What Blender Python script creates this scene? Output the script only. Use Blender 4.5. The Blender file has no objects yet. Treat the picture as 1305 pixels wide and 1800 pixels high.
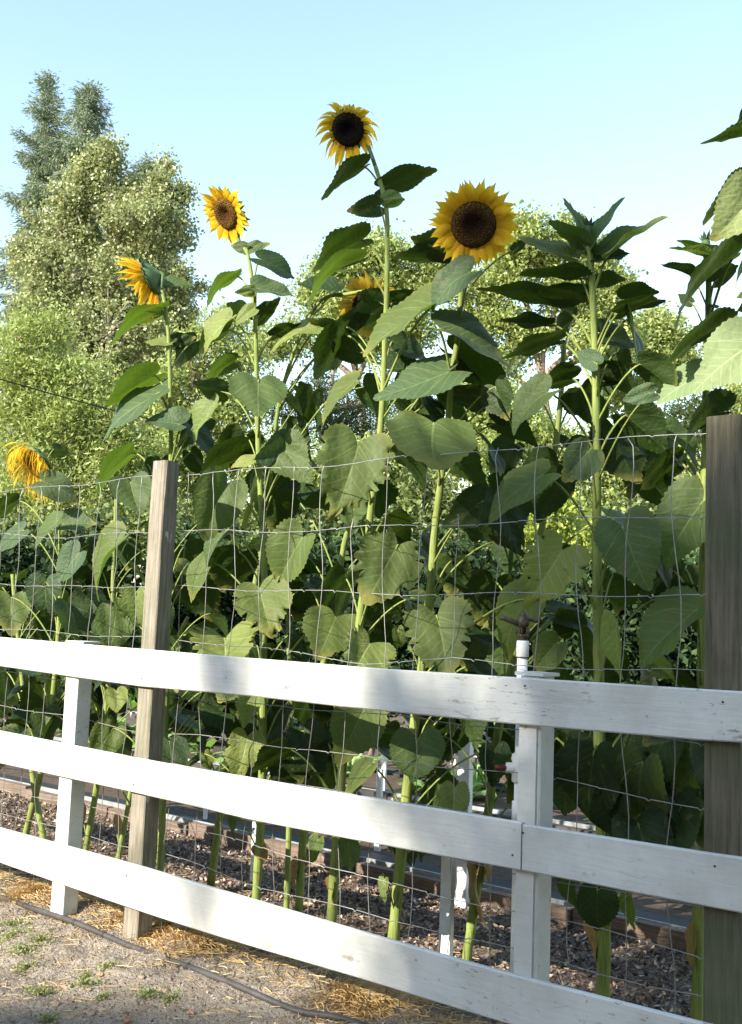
import bpy, math, random
import numpy as np
from mathutils import Vector, Matrix
SC = bpy.context.scene
C = SC.collection
R_ = math.radians
V3 = Vector

# ------------------------------------------------------------ camera, sky, sun, exposure
PITCH, ROLL, YAW, DIST, EYE = .1052, .0378, .6848, 2.7059, 1.2532
FOC = 1850.0                                  # focal length in pixels of a 1305 x 1800 picture
FW = V3((-math.sin(YAW)*math.cos(PITCH), math.cos(YAW)*math.cos(PITCH), math.sin(PITCH)))
_r = V3((math.cos(YAW), math.sin(YAW), 0)); _u = _r.cross(FW)
RT = _r*math.cos(ROLL) + _u*math.sin(ROLL)
UP = -_r*math.sin(ROLL) + _u*math.cos(ROLL)
EYEP = V3((0, -DIST, EYE))
cd = bpy.data.cameras.new('camera'); cam = bpy.data.objects.new('camera', cd); C.objects.link(cam)
cd.sensor_fit = 'VERTICAL'; cd.sensor_height = 36; cd.lens = 36*FOC/1800
cd.clip_start = .05; cd.clip_end = 3000
cam.matrix_world = Matrix(((RT.x, UP.x, -FW.x, EYEP.x), (RT.y, UP.y, -FW.y, EYEP.y), (RT.z, UP.z, -FW.z, EYEP.z), (0, 0, 0, 1)))
SC.camera = cam
SUN_T = V3((.22, 1, -.56)).normalized()       # the way the sunlight travels
ELEV = math.asin(-SUN_T.z); ROT = math.atan2(-SUN_T.x, -SUN_T.y)
w = bpy.data.worlds.new('World'); SC.world = w; w.use_nodes = True
nt = w.node_tree; bg = nt.nodes['Background']
sky = nt.nodes.new('ShaderNodeTexSky'); sky.sky_type = 'NISHITA'; sky.sun_disc = False
sky.sun_elevation = ELEV; sky.sun_rotation = ROT % (2*math.pi); sky.altitude = 0
sky.air_density = 1.4; sky.dust_density = .45; sky.ozone_density = .6
nt.links.new(sky.outputs[0], bg.inputs[0]); bg.inputs[1].default_value = .15
sd = bpy.data.lights.new('sun', 'SUN'); sd.energy = 5.0; sd.angle = R_(.5); sd.color = (1, .93, .8)
so = bpy.data.objects.new('sun', sd); C.objects.link(so)
so.rotation_euler = SUN_T.to_track_quat('-Z', 'Y').to_euler(); so.location = (-3, -8, 8)
SC.view_settings.view_transform = 'Standard'; SC.view_settings.look = 'None'
SC.view_settings.exposure = 1.42; SC.view_settings.gamma = 1
SC.cycles.max_bounces = 8; SC.cycles.transparent_max_bounces = 12

# ------------------------------------------------------------ helpers
def ray(px, py):
    return (FW + RT*((px-652.5)/FOC) - UP*((py-900)/FOC))
def hit(px, py, y=0.0):                       # the point of the plane Y=y seen at that place
    v = ray(px, py); return EYEP + v*((y+DIST)/v.y)
def gnd(px, py, z=0.0):
    v = ray(px, py); return EYEP + v*((z-EYE)/v.z)
def far(px, py, d):                           # at depth d
    return EYEP + ray(px, py)*d
def depth(P): return (P-EYEP).dot(FW)

def tag(o, label=None, cat=None, group=None, kind=None):
    if label: o['label'] = label
    if cat: o['category'] = cat
    if group: o['group'] = group
    if kind: o['kind'] = kind
    return o
def empty(name, loc=(0, 0, 0)):
    o = bpy.data.objects.new(name, None); C.objects.link(o); o.location = loc; o.empty_display_size = .1
    return o
def link(name, me, mat, parent=None, smooth=True):
    o = bpy.data.objects.new(name, me); C.objects.link(o)
    for m in (mat if isinstance(mat, (list, tuple)) else [mat]): me.materials.append(m)
    if parent is not None:
        o.parent = parent; o.location = -parent_world(parent)
    if smooth: me.polygons.foreach_set('use_smooth', [True]*len(me.polygons))
    return o
def parent_world(p):
    l = V3((0, 0, 0))
    while p is not None: l = l + V3(p.location); p = p.parent
    return l
class MB:
    def __init__(s): s.v = []; s.f = []; s.m = []; s.uv = None
    def add(s, vs, fs, m=0):
        o = len(s.v); s.v += [tuple(v) for v in vs]; s.f += [tuple(i+o for i in f) for f in fs]; s.m += [m]*len(fs)
    def box(s, a, b, m=0):
        x0, y0, z0 = a; x1, y1, z1 = b
        s.add([(x0,y0,z0),(x1,y0,z0),(x1,y1,z0),(x0,y1,z0),(x0,y0,z1),(x1,y0,z1),(x1,y1,z1),(x0,y1,z1)],
              [(0,3,2,1),(4,5,6,7),(0,1,5,4),(1,2,6,5),(2,3,7,6),(3,0,4,7)], m)
    def tube(s, pts, rad, n=8, m=0, cap=True, ridge=0):
        pts = [V3(p) for p in pts]; k = len(pts)
        if not hasattr(rad, '__len__'): rad = [rad]*k
        prev = None; vs = []
        for i, p in enumerate(pts):
            t = (pts[min(i+1, k-1)]-pts[max(i-1, 0)])
            t = t.normalized() if t.length > 1e-9 else V3((0, 0, 1))
            if prev is None:
                a = t.orthogonal().normalized()
            else:
                a = (prev - t*prev.dot(t)); a = a.normalized() if a.length > 1e-6 else t.orthogonal().normalized()
            prev = a; b = t.cross(a)
            for j in range(n):
                th = 2*math.pi*j/n; rr = rad[i]*(1+ridge*(1 if j % 2 else -1))
                vs.append(p + a*(math.cos(th)*rr) + b*(math.sin(th)*rr))
        fs = [(i*n+j, i*n+(j+1) % n, (i+1)*n+(j+1) % n, (i+1)*n+j) for i in range(k-1) for j in range(n)]
        if cap: fs += [tuple(range(n))[::-1], tuple((k-1)*n+j for j in range(n))]
        s.add(vs, fs, m)
    def mesh(s, name):
        me = bpy.data.meshes.new(name); me.from_pydata(s.v, [], s.f)
        if any(s.m): me.polygons.foreach_set('material_index', s.m)
        me.update(); return me
    def build(s, name, mat, parent=None, smooth=True): return link(name, s.mesh(name), mat, parent, smooth)

def smooth_pts(pts, sub=6):
    pts = [V3(p) for p in pts]; out = []
    for i in range(len(pts)-1):
        p0 = pts[max(i-1, 0)]; p1 = pts[i]; p2 = pts[i+1]; p3 = pts[min(i+2, len(pts)-1)]
        for k in range(sub):
            t = k/sub
            out.append(.5*((2*p1)+(p2-p0)*t+(2*p0-5*p1+4*p2-p3)*t*t+(3*p1-p0-3*p2+p3)*t**3))
    out.append(pts[-1]); return out

# ------------------------------------------------------------ materials
class NT:
    def __init__(s, name):
        s.m = bpy.data.materials.new(name); s.m.use_nodes = True; s.t = s.m.node_tree
        for n in list(s.t.nodes): s.t.nodes.remove(n)
        s.out = s.n('OutputMaterial')
    def n(s, ty, **kw):
        nd = s.t.nodes.new('ShaderNode'+ty)
        for k, v in kw.items(): setattr(nd, k, v)
        return nd
    def l(s, a, b): s.t.links.new(a, b)
    def put(s, sock, v):
        if hasattr(v, 'is_output'): s.l(v, sock)
        elif isinstance(v, (tuple, list)) and len(v) == 3 and sock.type == 'RGBA': sock.default_value = (*v, 1)
        else: sock.default_value = v
    def math(s, op, a, b=0, c=0, clamp=False):
        nd = s.n('Math', operation=op, use_clamp=clamp)
        for i, v in enumerate((a, b, c)): s.put(nd.inputs[i], v)
        return nd.outputs[0]
    def noise(s, scale, detail=4, vec=None, rough=.5, dim='3D'):
        nd = s.n('TexNoise'); nd.inputs['Scale'].default_value = scale; nd.inputs['Detail'].default_value = detail
        nd.inputs['Roughness'].default_value = rough
        if vec is not None: s.l(vec, nd.inputs['Vector'])
        return nd.outputs[0]
    def mix(s, f, a, b, mode='MIX'):
        nd = s.n('Mix', data_type='RGBA', blend_type=mode)
        s.put(nd.inputs[0], f); s.put(nd.inputs[6], a); s.put(nd.inputs[7], b); return nd.outputs[2]
    def ramp(s, f, stops):
        nd = s.n('ValToRGB'); s.l(f, nd.inputs[0]); e = nd.color_ramp.elements
        while len(e) > 1: e.remove(e[-1])
        e[0].position = stops[0][0]; e[0].color = (*stops[0][1], 1) if isinstance(stops[0][1], tuple) else (stops[0][1],)*3+(1,)
        for p, c in stops[1:]:
            x = e.new(p); x.color = (*c, 1) if isinstance(c, tuple) else (c, c, c, 1)
        return nd.outputs[0]
    def coord(s, scale=(1, 1, 1), which='Object'):
        tc = s.n('TexCoord'); mp = s.n('Mapping'); mp.inputs['Scale'].default_value = scale
        s.l(tc.outputs[which], mp.inputs[0]); return mp.outputs[0]
    def bump(s, h, strength=.3, dist=.01):
        b = s.n('Bump'); b.inputs['Strength'].default_value = strength; b.inputs['Distance'].default_value = dist
        s.l(h, b.inputs['Height']); return b.outputs[0]
    def bsdf(s, col, rough=.6, spec=.3, normal=None, metal=0):
        b = s.n('BsdfPrincipled'); s.put(b.inputs['Base Color'], col); s.put(b.inputs['Roughness'], rough)
        b.inputs['Specular IOR Level'].default_value = spec; b.inputs['Metallic'].default_value = metal
        if normal is not None: s.l(normal, b.inputs['Normal'])
        return b.outputs[0]
    def done(s, sh): s.l(sh, s.out.inputs[0]); return s.m

def m_paint():
    t = NT('white_paint'); v = t.coord((1.2, 14, 14)); v2 = t.coord((1, 1, 1))
    grain = t.noise(6, 6, v, .6); dirt = t.noise(3.5, 5, v2, .65); fine = t.noise(60, 3, v2)
    crack = t.n('TexVoronoi', feature='DISTANCE_TO_EDGE'); crack.inputs['Scale'].default_value = 2.2
    t.l(t.coord((.5, 1, 14)), crack.inputs['Vector'])
    cm = t.ramp(crack.outputs[0], [(0, 1.), (.006, 0.)])
    cm = t.math('MULTIPLY', cm, t.ramp(t.noise(2.1, 2, v2), [(.52, 0.), (.62, .8)]))
    col = t.mix(t.ramp(dirt, [(.40, 0.), (.72, .75)]), (.64, .64, .61), (.43, .42, .375))
    col = t.mix(t.ramp(grain, [(.6, 0.), (.78, .5)]), col, (.42, .41, .37))
    col = t.mix(cm, col, (.2, .18, .15))
    sp = t.ramp(t.noise(24, 3, v2, .7), [(.66, 0.), (.72, .75)])
    col = t.mix(sp, col, (.30, .26, .21))
    kn = t.n('TexVoronoi'); kn.inputs['Scale'].default_value = 1.9; kn.inputs['Randomness'].default_value = 1; t.l(t.coord((1, .3, 3.2)), kn.inputs['Vector'])
    kw = t.math('ADD', kn.outputs[0], t.math('MULTIPLY', t.math('SUBTRACT', fine, .5), .12))
    col = t.mix(t.ramp(kw, [(.05, .75), (.10, 0.)]), col, (.25, .20, .15))
    chip = t.math('MULTIPLY', t.ramp(t.noise(42, 4, t.coord((.4, 1, 1.6)), .75), [(.60, 0.), (.63, 1.)]), t.ramp(t.noise(2.2, 2, v2), [(.52, 0.), (.6, 1.)]))
    col = t.mix(chip, col, (.27, .235, .19))
    h = t.math('ADD', grain, t.math('MULTIPLY', fine, .3))
    return t.done(t.bsdf(col, .55, .35, t.bump(h, .35, .004)))
def m_wood(name, c1, c2, green=.0, vert=True):
    t = NT(name); v = t.coord((22, 22, 1.1) if vert else (1.1, 22, 22)); v2 = t.coord()
    grain = t.noise(4, 7, v, .65); blot = t.noise(5, 5, v2, .6)
    col = t.mix(t.ramp(grain, [(.32, 0.), (.68, 1.)]), c1, c2)
    col = t.mix(t.ramp(blot, [(.45, 0.), (.75, .6)]), col, (c1[0]*.5, c1[1]*.52, c1[2]*.48))
    if green: col = t.mix(t.ramp(t.noise(2.5, 4, v2), [(.42, 0.), (.6, green)]), col, (.10, .13, .06))
    wh = t.ramp(t.noise(16, 3, t.coord((1, 1, .35))), [(.70, 0.), (.73, .8)])
    col = t.mix(wh, col, (.6, .6, .56))
    return t.done(t.bsdf(col, .85, .2, t.bump(grain, .9, .012)))
def m_leaf(name, up, under, tr, trans=.28, vein=(.20, .25, .09), holes=False):
    t = NT(name); uv = t.n('UVMap'); sx = t.n('SeparateXYZ'); t.l(uv.outputs[0], sx.inputs[0])
    a = t.math('ABSOLUTE', sx.outputs[0]); b = sx.outputs[1]
    oi = t.n('ObjectInfo'); rnd = oi.outputs['Random']
    k = t.math('ADD', t.math('SUBTRACT', b, t.math('MULTIPLY', a, .95)), t.math('MULTIPLY', t.math('MULTIPLY', a, a), .5))
    fr = t.math('FRACT', t.math('MULTIPLY', k, 6.5))
    lat = t.math('LESS_THAN', t.math('ABSOLUTE', t.math('SUBTRACT', fr, .5)), t.math('SUBTRACT', .075, t.math('MULTIPLY', a, .09)))
    mid = t.math('LESS_THAN', a, t.math('SUBTRACT', .014, t.math('MULTIPLY', b, .010)))
    basal = t.math('LESS_THAN', t.math('ABSOLUTE', t.math('SUBTRACT', t.math('MULTIPLY', a, 1.1), t.math('ADD', b, .0))), .010)
    vm = t.math('MAXIMUM', mid, t.math('MAXIMUM', t.math('MULTIPLY', lat, .5), t.math('MULTIPLY', basal, .8)))
    geo = t.n('NewGeometry'); back = geo.outputs['Backfacing']
    v2 = t.coord()
    n1 = t.noise(7, 4, v2, .6); n2 = t.noise(45, 3, v2)
    c = t.mix(back, up, under)
    c = t.mix(t.ramp(n1, [(.35, 0.), (.7, .55)]), c, tuple(x*.62 for x in up))
    c = t.mix(t.math('MULTIPLY', rnd, .8), c, (up[0]*1.4, up[1]*1.12, up[2]*.8))
    c = t.mix(t.ramp(t.math('FRACT', t.math('MULTIPLY', rnd, 7.31)), [(.5, 0.), (1, .5)]), c, tuple(x*.6 for x in up))
    c = t.mix(t.math('MULTIPLY', vm, .5), c, vein)
    sp = t.ramp(t.noise(30, 2, v2), [(.66, 0.), (.72, .8)])
    c = t.mix(sp, c, (.10, .085, .03))
    edge = t.math('ADD', t.math('ADD', t.math('MULTIPLY', a, a), t.math('MULTIPLY', t.math('SUBTRACT', b, .3), t.math('SUBTRACT', b, .3))), t.math('MULTIPLY', n1, .22))
    c = t.mix(t.math('MULTIPLY', t.ramp(edge, [(.30, 0.), (.50, .8)]), t.math('GREATER_THAN', rnd, .55)), c, (.20, .19, .045))
    # the net of small veins puckers the blade
    vo = t.n('TexVoronoi', feature='SMOOTH_F1'); vo.inputs['Scale'].default_value = 17; t.l(uv.outputs[0], vo.inputs['Vector'])
    h = t.math('ADD', t.math('MULTIPLY', vo.outputs[0], -.8), t.math('MULTIPLY', vm, -.8))
    h = t.math('ADD', h, t.math('MULTIPLY', n2, .3))
    nm = t.bump(h, .55, .005)
    d = t.bsdf(c, .58, .22, nm)
    tl = t.n('BsdfTranslucent'); t.put(tl.inputs[0], t.mix(t.math('MULTIPLY', vm, .5), tr, (tr[0]*.6, tr[1]*.6, tr[2]*.6))); t.l(nm, tl.inputs['Normal'])
    mx = t.n('MixShader'); mx.inputs[0].default_value = trans; t.l(d, mx.inputs[1]); t.l(tl.outputs[0], mx.inputs[2])
    sh = mx.outputs[0]
    if holes:
        vo2 = t.n('TexVoronoi'); vo2.inputs['Scale'].default_value = 6.5; vo2.inputs['Randomness'].default_value = 1; t.l(uv.outputs[0], vo2.inputs['Vector'])
        pick = t.math('GREATER_THAN', t.noise(2.7, 1, uv.outputs[0]), .52)
        hm = t.math('MULTIPLY', t.math('LESS_THAN', t.math('ADD', vo2.outputs[0], t.math('MULTIPLY', n2, .05)), .115), pick)
        tp = t.n('BsdfTransparent'); m2 = t.n('MixShader'); t.l(hm, m2.inputs[0]); t.l(sh, m2.inputs[1]); t.l(tp.outputs[0], m2.inputs[2]); sh = m2.outputs[0]
    return t.done(sh)
def m_stem():
    t = NT('stem_green'); v2 = t.coord((60, 60, 3)); n = t.noise(4, 4, v2)
    c = t.mix(t.ramp(n, [(.35, 0.), (.65, 1.)]), (.15, .20, .045), (.24, .28, .08))
    c = t.mix(t.ramp(t.noise(7, 4, t.coord()), [(.55, 0.), (.75, .5)]), c, (.10, .13, .04))
    c = t.mix(t.ramp(t.noise(9, 5, t.coord((2.5, 2.5, 1)), .7), [(.60, 0.), (.68, .8)]), c, (.16, .11, .045))
    return t.done(t.bsdf(c, .75, .2, t.bump(t.math('ADD', n, t.noise(260, 2, t.coord())), .6, .003)))
def m_petal(k=1.):
    t = NT('petal_yellow'); uv = t.n('UVMap'); sx = t.n('SeparateXYZ'); t.l(uv.outputs[0], sx.inputs[0])
    oi = t.n('ObjectInfo')
    c = t.mix(t.ramp(sx.outputs[1], [(0, 1.), (.5, 0.)]), (.86*k, .60*k*.96, .015), (.72*k, .34*k, .01))
    c = t.mix(t.math('MULTIPLY', oi.outputs['Random'], .45), c, (.62, .40, .02))
    st = t.n('TexWave'); st.inputs['Scale'].default_value = 3.2; t.l(uv.outputs[0], st.inputs[0])
    c = t.mix(t.math('MULTIPLY', st.outputs[1], .22), c, (.5, .26, .01))
    tl = t.n('BsdfTranslucent'); t.put(tl.inputs[0], (.95*k, .62*k, .03))
    mx = t.n('MixShader'); mx.inputs[0].default_value = .38
    t.l(t.bsdf(c, .55, .25, t.bump(st.outputs[1], .3, .003)), mx.inputs[1]); t.l(tl.outputs[0], mx.inputs[2])
    return t.done(mx.outputs[0])
def m_disc(name, rim, mid, cen):
    t = NT(name); uv = t.n('UVMap'); sx = t.n('SeparateXYZ'); t.l(uv.outputs[0], sx.inputs[0])
    c = t.ramp(sx.outputs[0], [(0, tuple(x*1.5 for x in cen)), (.2, cen), (.42, cen), (.62, mid), (.9, rim), (1, mid)])
    vo = t.n('TexVoronoi'); vo.inputs['Scale'].default_value = 150; t.l(t.coord(), vo.inputs['Vector'])
    c = t.mix(t.ramp(vo.outputs[0], [(.15, 0.), (.6, .85)]), c, tuple(x*.3 for x in mid))
    return t.done(t.bsdf(c, .9, .1, t.bump(vo.outputs[0], .9, .006)))
def m_plain(name, c1, c2=None, rough=.7, scale=12, bump=.2, metal=0, spec=.3):
    t = NT(name); n = t.noise(scale, 5, t.coord(), .6)
    col = t.mix(t.ramp(n, [(.3, 0.), (.7, 1.)]), c1, c2 or tuple(x*.7 for x in c1))
    return t.done(t.bsdf(col, rough, spec, t.bump(n, bump, .01), metal))
def m_cards(name, c1, c2, tr=None, trans=.3, rough=.5, spec=.3, c3=None):
    t = NT(name); at = t.n('Attribute'); at.attribute_name = 'tint'
    c = t.ramp(at.outputs['Fac'], [(0, c1), (.7, c2), (1, c3 or c2)])
    d = t.bsdf(c, rough, spec)
    tl = t.n('BsdfTranslucent'); t.put(tl.inputs[0], tr or c2)
    mx = t.n('MixShader'); mx.inputs[0].default_value = trans; t.l(d, mx.inputs[1]); t.l(tl.outputs[0], mx.inputs[2])
    return t.done(mx.outputs[0])
def m_ground():
    t = NT('dirt'); v = t.coord((1, 1, 1)); big = t.noise(1.6, 5, v, .6); mid = t.noise(9, 6, v, .65); fine = t.noise(70, 4, v, .7)
    c = t.mix(t.ramp(mid, [(.3, 0.), (.7, 1.)]), (.28, .235, .185), (.46, .395, .32))
    c = t.mix(t.ramp(big, [(.4, 0.), (.65, .5)]), c, (.37, .30, .225))
    c = t.mix(t.ramp(fine, [(.35, .6), (.5, 0.)]), c, (.13, .095, .07))
    c = t.mix(t.ramp(fine, [(.62, 0.), (.7, .6)]), c, (.52, .43, .33))
    # dark crumbly bark mulch beyond the fence, paler straw dust on this side, dark garden soil farther off
    sx = t.n('SeparateXYZ'); t.l(v, sx.inputs[0]); wob = t.math('ADD', sx.outputs[1], t.math('MULTIPLY', mid, .35))
    mulch = t.mix(t.ramp(fine, [(.38, 0.), (.62, 1.)]), (.06, .045, .035), (.29, .225, .18))
    c = t.mix(t.ramp(wob, [(.30, 0.), (.55, 1.)]), c, mulch)
    far_ = t.math('MULTIPLY', t.math('SUBTRACT', sx.outputs[1], 8), .2, clamp=True)
    c = t.mix(far_, c, (.10, .11, .045))
    h = t.math('ADD', t.math('MULTIPLY', mid, .9), t.math('MULTIPLY', fine, .5))
    return t.done(t.bsdf(c, .95, .1, t.bump(h, 1., .06)))

M = dict(
    paint=m_paint(),
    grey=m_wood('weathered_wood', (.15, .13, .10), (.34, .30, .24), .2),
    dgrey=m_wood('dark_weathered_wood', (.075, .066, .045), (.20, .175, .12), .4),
    pink=m_wood('bed_timber', (.14, .10, .078), (.25, .19, .15), 0, False),
    edge=m_plain('edging_grey', (.34, .355, .355), (.16, .165, .16), .6, 6),
    rust=m_plain('rusty_nail', (.10, .06, .04), (.05, .04, .035), .7, 40, .2, .3),
    darkboard=m_wood('dark_bed_timber', (.05, .05, .045), (.09, .08, .07), 0, False),
    bark=m_plain('bark', (.16, .12, .09), (.30, .25, .2), .9, 6, .6),
    pbark=m_plain('pale_bark', (.55, .50, .42), (.36, .31, .25), .9, 3, .4),
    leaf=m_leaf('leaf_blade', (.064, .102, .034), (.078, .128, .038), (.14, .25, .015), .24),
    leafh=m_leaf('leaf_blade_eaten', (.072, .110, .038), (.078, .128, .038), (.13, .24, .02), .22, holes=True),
    leafd=m_leaf('leaf_blade_shaded', (.017, .037, .010), (.024, .048, .008), (.08, .15, .01), .16, vein=(.07, .11, .03)),  # darker blade copy, the shade among the leaves is put into its colour
    leafp=m_leaf('leaf_blade_sunlit', (.17, .235, .11), (.18, .25, .10), (.26, .38, .09), .25, vein=(.42, .48, .24)),  # paler blade copy, sunlight on the right-hand leaves put into its colour
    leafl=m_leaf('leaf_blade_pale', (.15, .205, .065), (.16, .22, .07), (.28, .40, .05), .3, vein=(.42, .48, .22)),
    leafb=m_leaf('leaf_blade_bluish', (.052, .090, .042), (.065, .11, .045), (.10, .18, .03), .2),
    dry=m_leaf('leaf_blade_dry', (.20, .13, .06), (.22, .15, .07), (.3, .2, .05), .25, vein=(.3, .22, .1)),
    stem=m_stem(), petal=m_petal(), petal_shaded=m_petal(.55),  # last one: darker copy, leaf shade on the half-hidden head put into its colour
    disc=m_disc('seed_disc_brown', (.17, .105, .022), (.10, .05, .015), (.022, .010, .008)),
    discl=m_disc('seed_disc_tan', (.20, .12, .02), (.17, .085, .015), (.07, .022, .010)),
    discd=m_disc('seed_disc_dark', (.050, .042, .016), (.022, .016, .012), (.008, .006, .008)),
    petalheart=m_disc('seed_disc_yellow', (.45, .26, .02), (.40, .22, .02), (.25, .13, .01)),
    bract=m_plain('bract_green', (.05, .095, .03), (.09, .15, .05), .6, 30),
    wire=m_plain('galvanised_wire', (.34, .34, .33), (.20, .19, .18), .5, 20, .1, .5),
    hose=m_plain('hose_rubber', (.035, .033, .034), (.075, .068, .062), .5, 15),
    pvc=m_plain('white_pipe', (.80, .80, .78), (.7, .7, .68), .35, 8, .02),
    brass=m_plain('aged_brass', (.13, .10, .07), (.06, .045, .035), .55, 60, .4, .5),
    red=m_plain('red_plastic', (.16, .02, .025), None, .4),
    stakew=m_plain('stake_white', (.78, .79, .80), (.6, .6, .6), .5, 20, .1),
    dark=m_plain('black_liner', (.022, .024, .026), (.04, .042, .042), .6, 10),
    soil=m_plain('garden_soil', (.05, .035, .025), (.10, .07, .05), .95, 25, .8),
    cable=m_plain('cable_black', (.02, .02, .02), None, .5),
    ground=m_ground(),
    straw=m_cards('straw', (.34, .20, .08), (.58, .40, .18), (.5, .34, .12), .15, .6, .2, (.66, .52, .30)),
    chips=m_cards('mulch_chips', (.05, .036, .028), (.24, .18, .14), (.2, .1, .08), .02, .9, .1, (.56, .45, .36)),
    weed=m_cards('weed_green', (.12, .15, .05), (.26, .28, .11), (.3, .36, .08), .2),
    veg=m_cards('vegetable_leaf', (.08, .17, .05), (.25, .40, .12), (.3, .5, .08), .3, .4),
    flowerw=m_plain('white_blossom', (.8, .76, .76), None, .6),
    hill=m_plain('hill_grass', (.34, .30, .16), (.13, .17, .06), .95, .12, .2),
)

# ------------------------------------------------------------ cards: many small leaf faces in one mesh
rng = np.random.default_rng(7)
def cards(name, pos, size, mat, parent=None, aspect=.55, tint=None, up=0., axis=None, bend=0., jitter=.35):
    n = len(pos); nv = rng.normal(size=(n, 3)); nv[:, 2] += up; nv /= np.linalg.norm(nv, axis=1)[:, None]
    if axis is None:
        ax = rng.normal(size=(n, 3))
    else:
        ax = np.array(axis) + rng.normal(size=(n, 3))*.15
    ax -= nv*(ax*nv).sum(1)[:, None]; ax /= np.linalg.norm(ax, axis=1)[:, None]+1e-9
    bt = np.cross(nv, ax)
    s = size*(1+rng.uniform(-jitter, jitter, n)); L = (ax*s[:, None])*.5; B = bt*(s*aspect)[:, None]*.5
    pos = np.asarray(pos)
    v = np.empty((n, 4, 3)); v[:, 0] = pos-L; v[:, 1] = pos+B+L*.1; v[:, 2] = pos+L+nv*(s*bend)[:, None]; v[:, 3] = pos-B+L*.1
    me = bpy.data.meshes.new(name)
    me.vertices.add(4*n); me.vertices.foreach_set('co', v.reshape(-1))
    me.loops.add(4*n); me.loops.foreach_set('vertex_index', np.arange(4*n, dtype=np.int32))
    me.polygons.add(n); me.polygons.foreach_set('loop_start', np.arange(0, 4*n, 4, dtype=np.int32))
    me.update(calc_edges=True)
    a = me.attributes.new('tint', 'FLOAT', 'FACE')
    a.data.foreach_set('value', (rng.uniform(0, 1, n) if tint is None else tint).astype(np.float32))
    return link(name, me, mat, parent, smooth=False)
def blob_points(blobs, nclus, per, rc, sig=1., shell=.35):
    """blobs: (centre Vector, radius); nclus tufts spread over them by volume, each of `per` leaves"""
    cs = np.array([b[0] for b in blobs]); rs = np.array([b[1] for b in blobs])
    p = rs**1.8; p /= p.sum(); k = rng.choice(len(blobs), nclus, p=p)
    d = rng.normal(size=(nclus, 3)); d /= np.linalg.norm(d, axis=1)[:, None]
    rad = rs[k]*(shell+(1-shell)*rng.uniform(0, 1, nclus)**.6)*rng.uniform(.8, 1.12, nclus)
    tc = cs[k]+d*rad[:, None]
    rr = rc*rng.uniform(.5, 1.3, nclus)
    pts = np.repeat(tc, per, 0)+rng.normal(size=(nclus*per, 3))*np.repeat(rr, per)[:, None]*.5
    tint = np.clip(np.repeat(rng.uniform(0, .6, nclus), per)+rng.uniform(0, .45, nclus*per), 0, 1)
    return pts, tint, tc

# ------------------------------------------------------------ ground, hill
def noise2(x, y, s, seed=0):                  # cheap smooth value noise
    x = x*s+seed*17.3; y = y*s+seed*9.1
    return (np.sin(x*1.7+np.sin(y*2.3))+np.sin(y*1.9+1.3+np.sin(x*1.1+seed))+.5*np.sin(x*3.7+y*2.9)+.5*np.sin(y*5.1-x*2.3+seed))/3
def ground_z(x, y):
    near = np.clip(1-np.abs(y+.6)/8, 0, 1)
    z = .020*noise2(x, y, 2.1)+.015*noise2(x, y, 7.3, 2)+.012*noise2(x, y, 19, 3)*np.clip(noise2(x, y, 1.3, 8)+.6, .2, 1.2)+.008*np.abs(noise2(x, y, 37, 5))
    hump = .035*np.exp(-((y-.12)/.16)**2)      # straw heaped along the fence line
    return z*near+hump-.012
def grid_ground():
    xs = np.unique(np.concatenate([np.linspace(-400, -9, 40), np.linspace(-9, 2.5, 560), np.linspace(2.5, 400, 40)]))
    ys = np.unique(np.concatenate([np.linspace(-60, -2.2, 14), np.linspace(-2.2, 2.2, 240), np.linspace(2.2, 9, 60), np.linspace(9, 600, 40)]))
    X, Y = np.meshgrid(xs, ys); Z = ground_z(X, Y)
    v = np.stack([X, Y, Z], -1).reshape(-1, 3); nx, ny = len(xs), len(ys)
    i = (np.arange(ny-1)[:, None]*nx+np.arange(nx-1)[None]).reshape(-1)
    f = np.stack([i, i+1, i+nx+1, i+nx], 1).astype(np.int32)
    me = bpy.data.meshes.new('ground'); me.vertices.add(len(v)); me.vertices.foreach_set('co', v.reshape(-1))
    me.loops.add(f.size); me.loops.foreach_set('vertex_index', f.reshape(-1)); me.polygons.add(len(f))
    me.polygons.foreach_set('loop_start', np.arange(0, f.size, 4, dtype=np.int32)); me.update(calc_edges=True)
    return tag(link('ground', me, M['ground']), kind='structure')
grid_ground()
def hill():
    mb = MB(); n = 40; base = []; P = []
    for i in range(n+1):
        px = 860+i*24; d = 120
        top = 905-140*math.sin(min(1, max(0, (px-960)/520))*math.pi*.5)**1.2 + 6*math.sin(px*.05)
        a = far(px, top, d); b = EYEP+(far(px, top, d)-EYEP)*.72; P.append((a, V3((b.x, b.y, -1)), EYEP+(a-EYEP)*1.5))
    vs = []
    for a, b, c in P: vs += [b, b.lerp(a, .5)+V3((0, 0, 2)), a, V3((c.x, c.y, -2))]
    fs = [(4*i+j, 4*i+4+j, 4*i+5+j, 4*i+1+j) for i in range(n) for j in range(3)]
    mb.add(vs, fs); tag(mb.build('hill', M['hill']), kind='structure')
hill()

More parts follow.
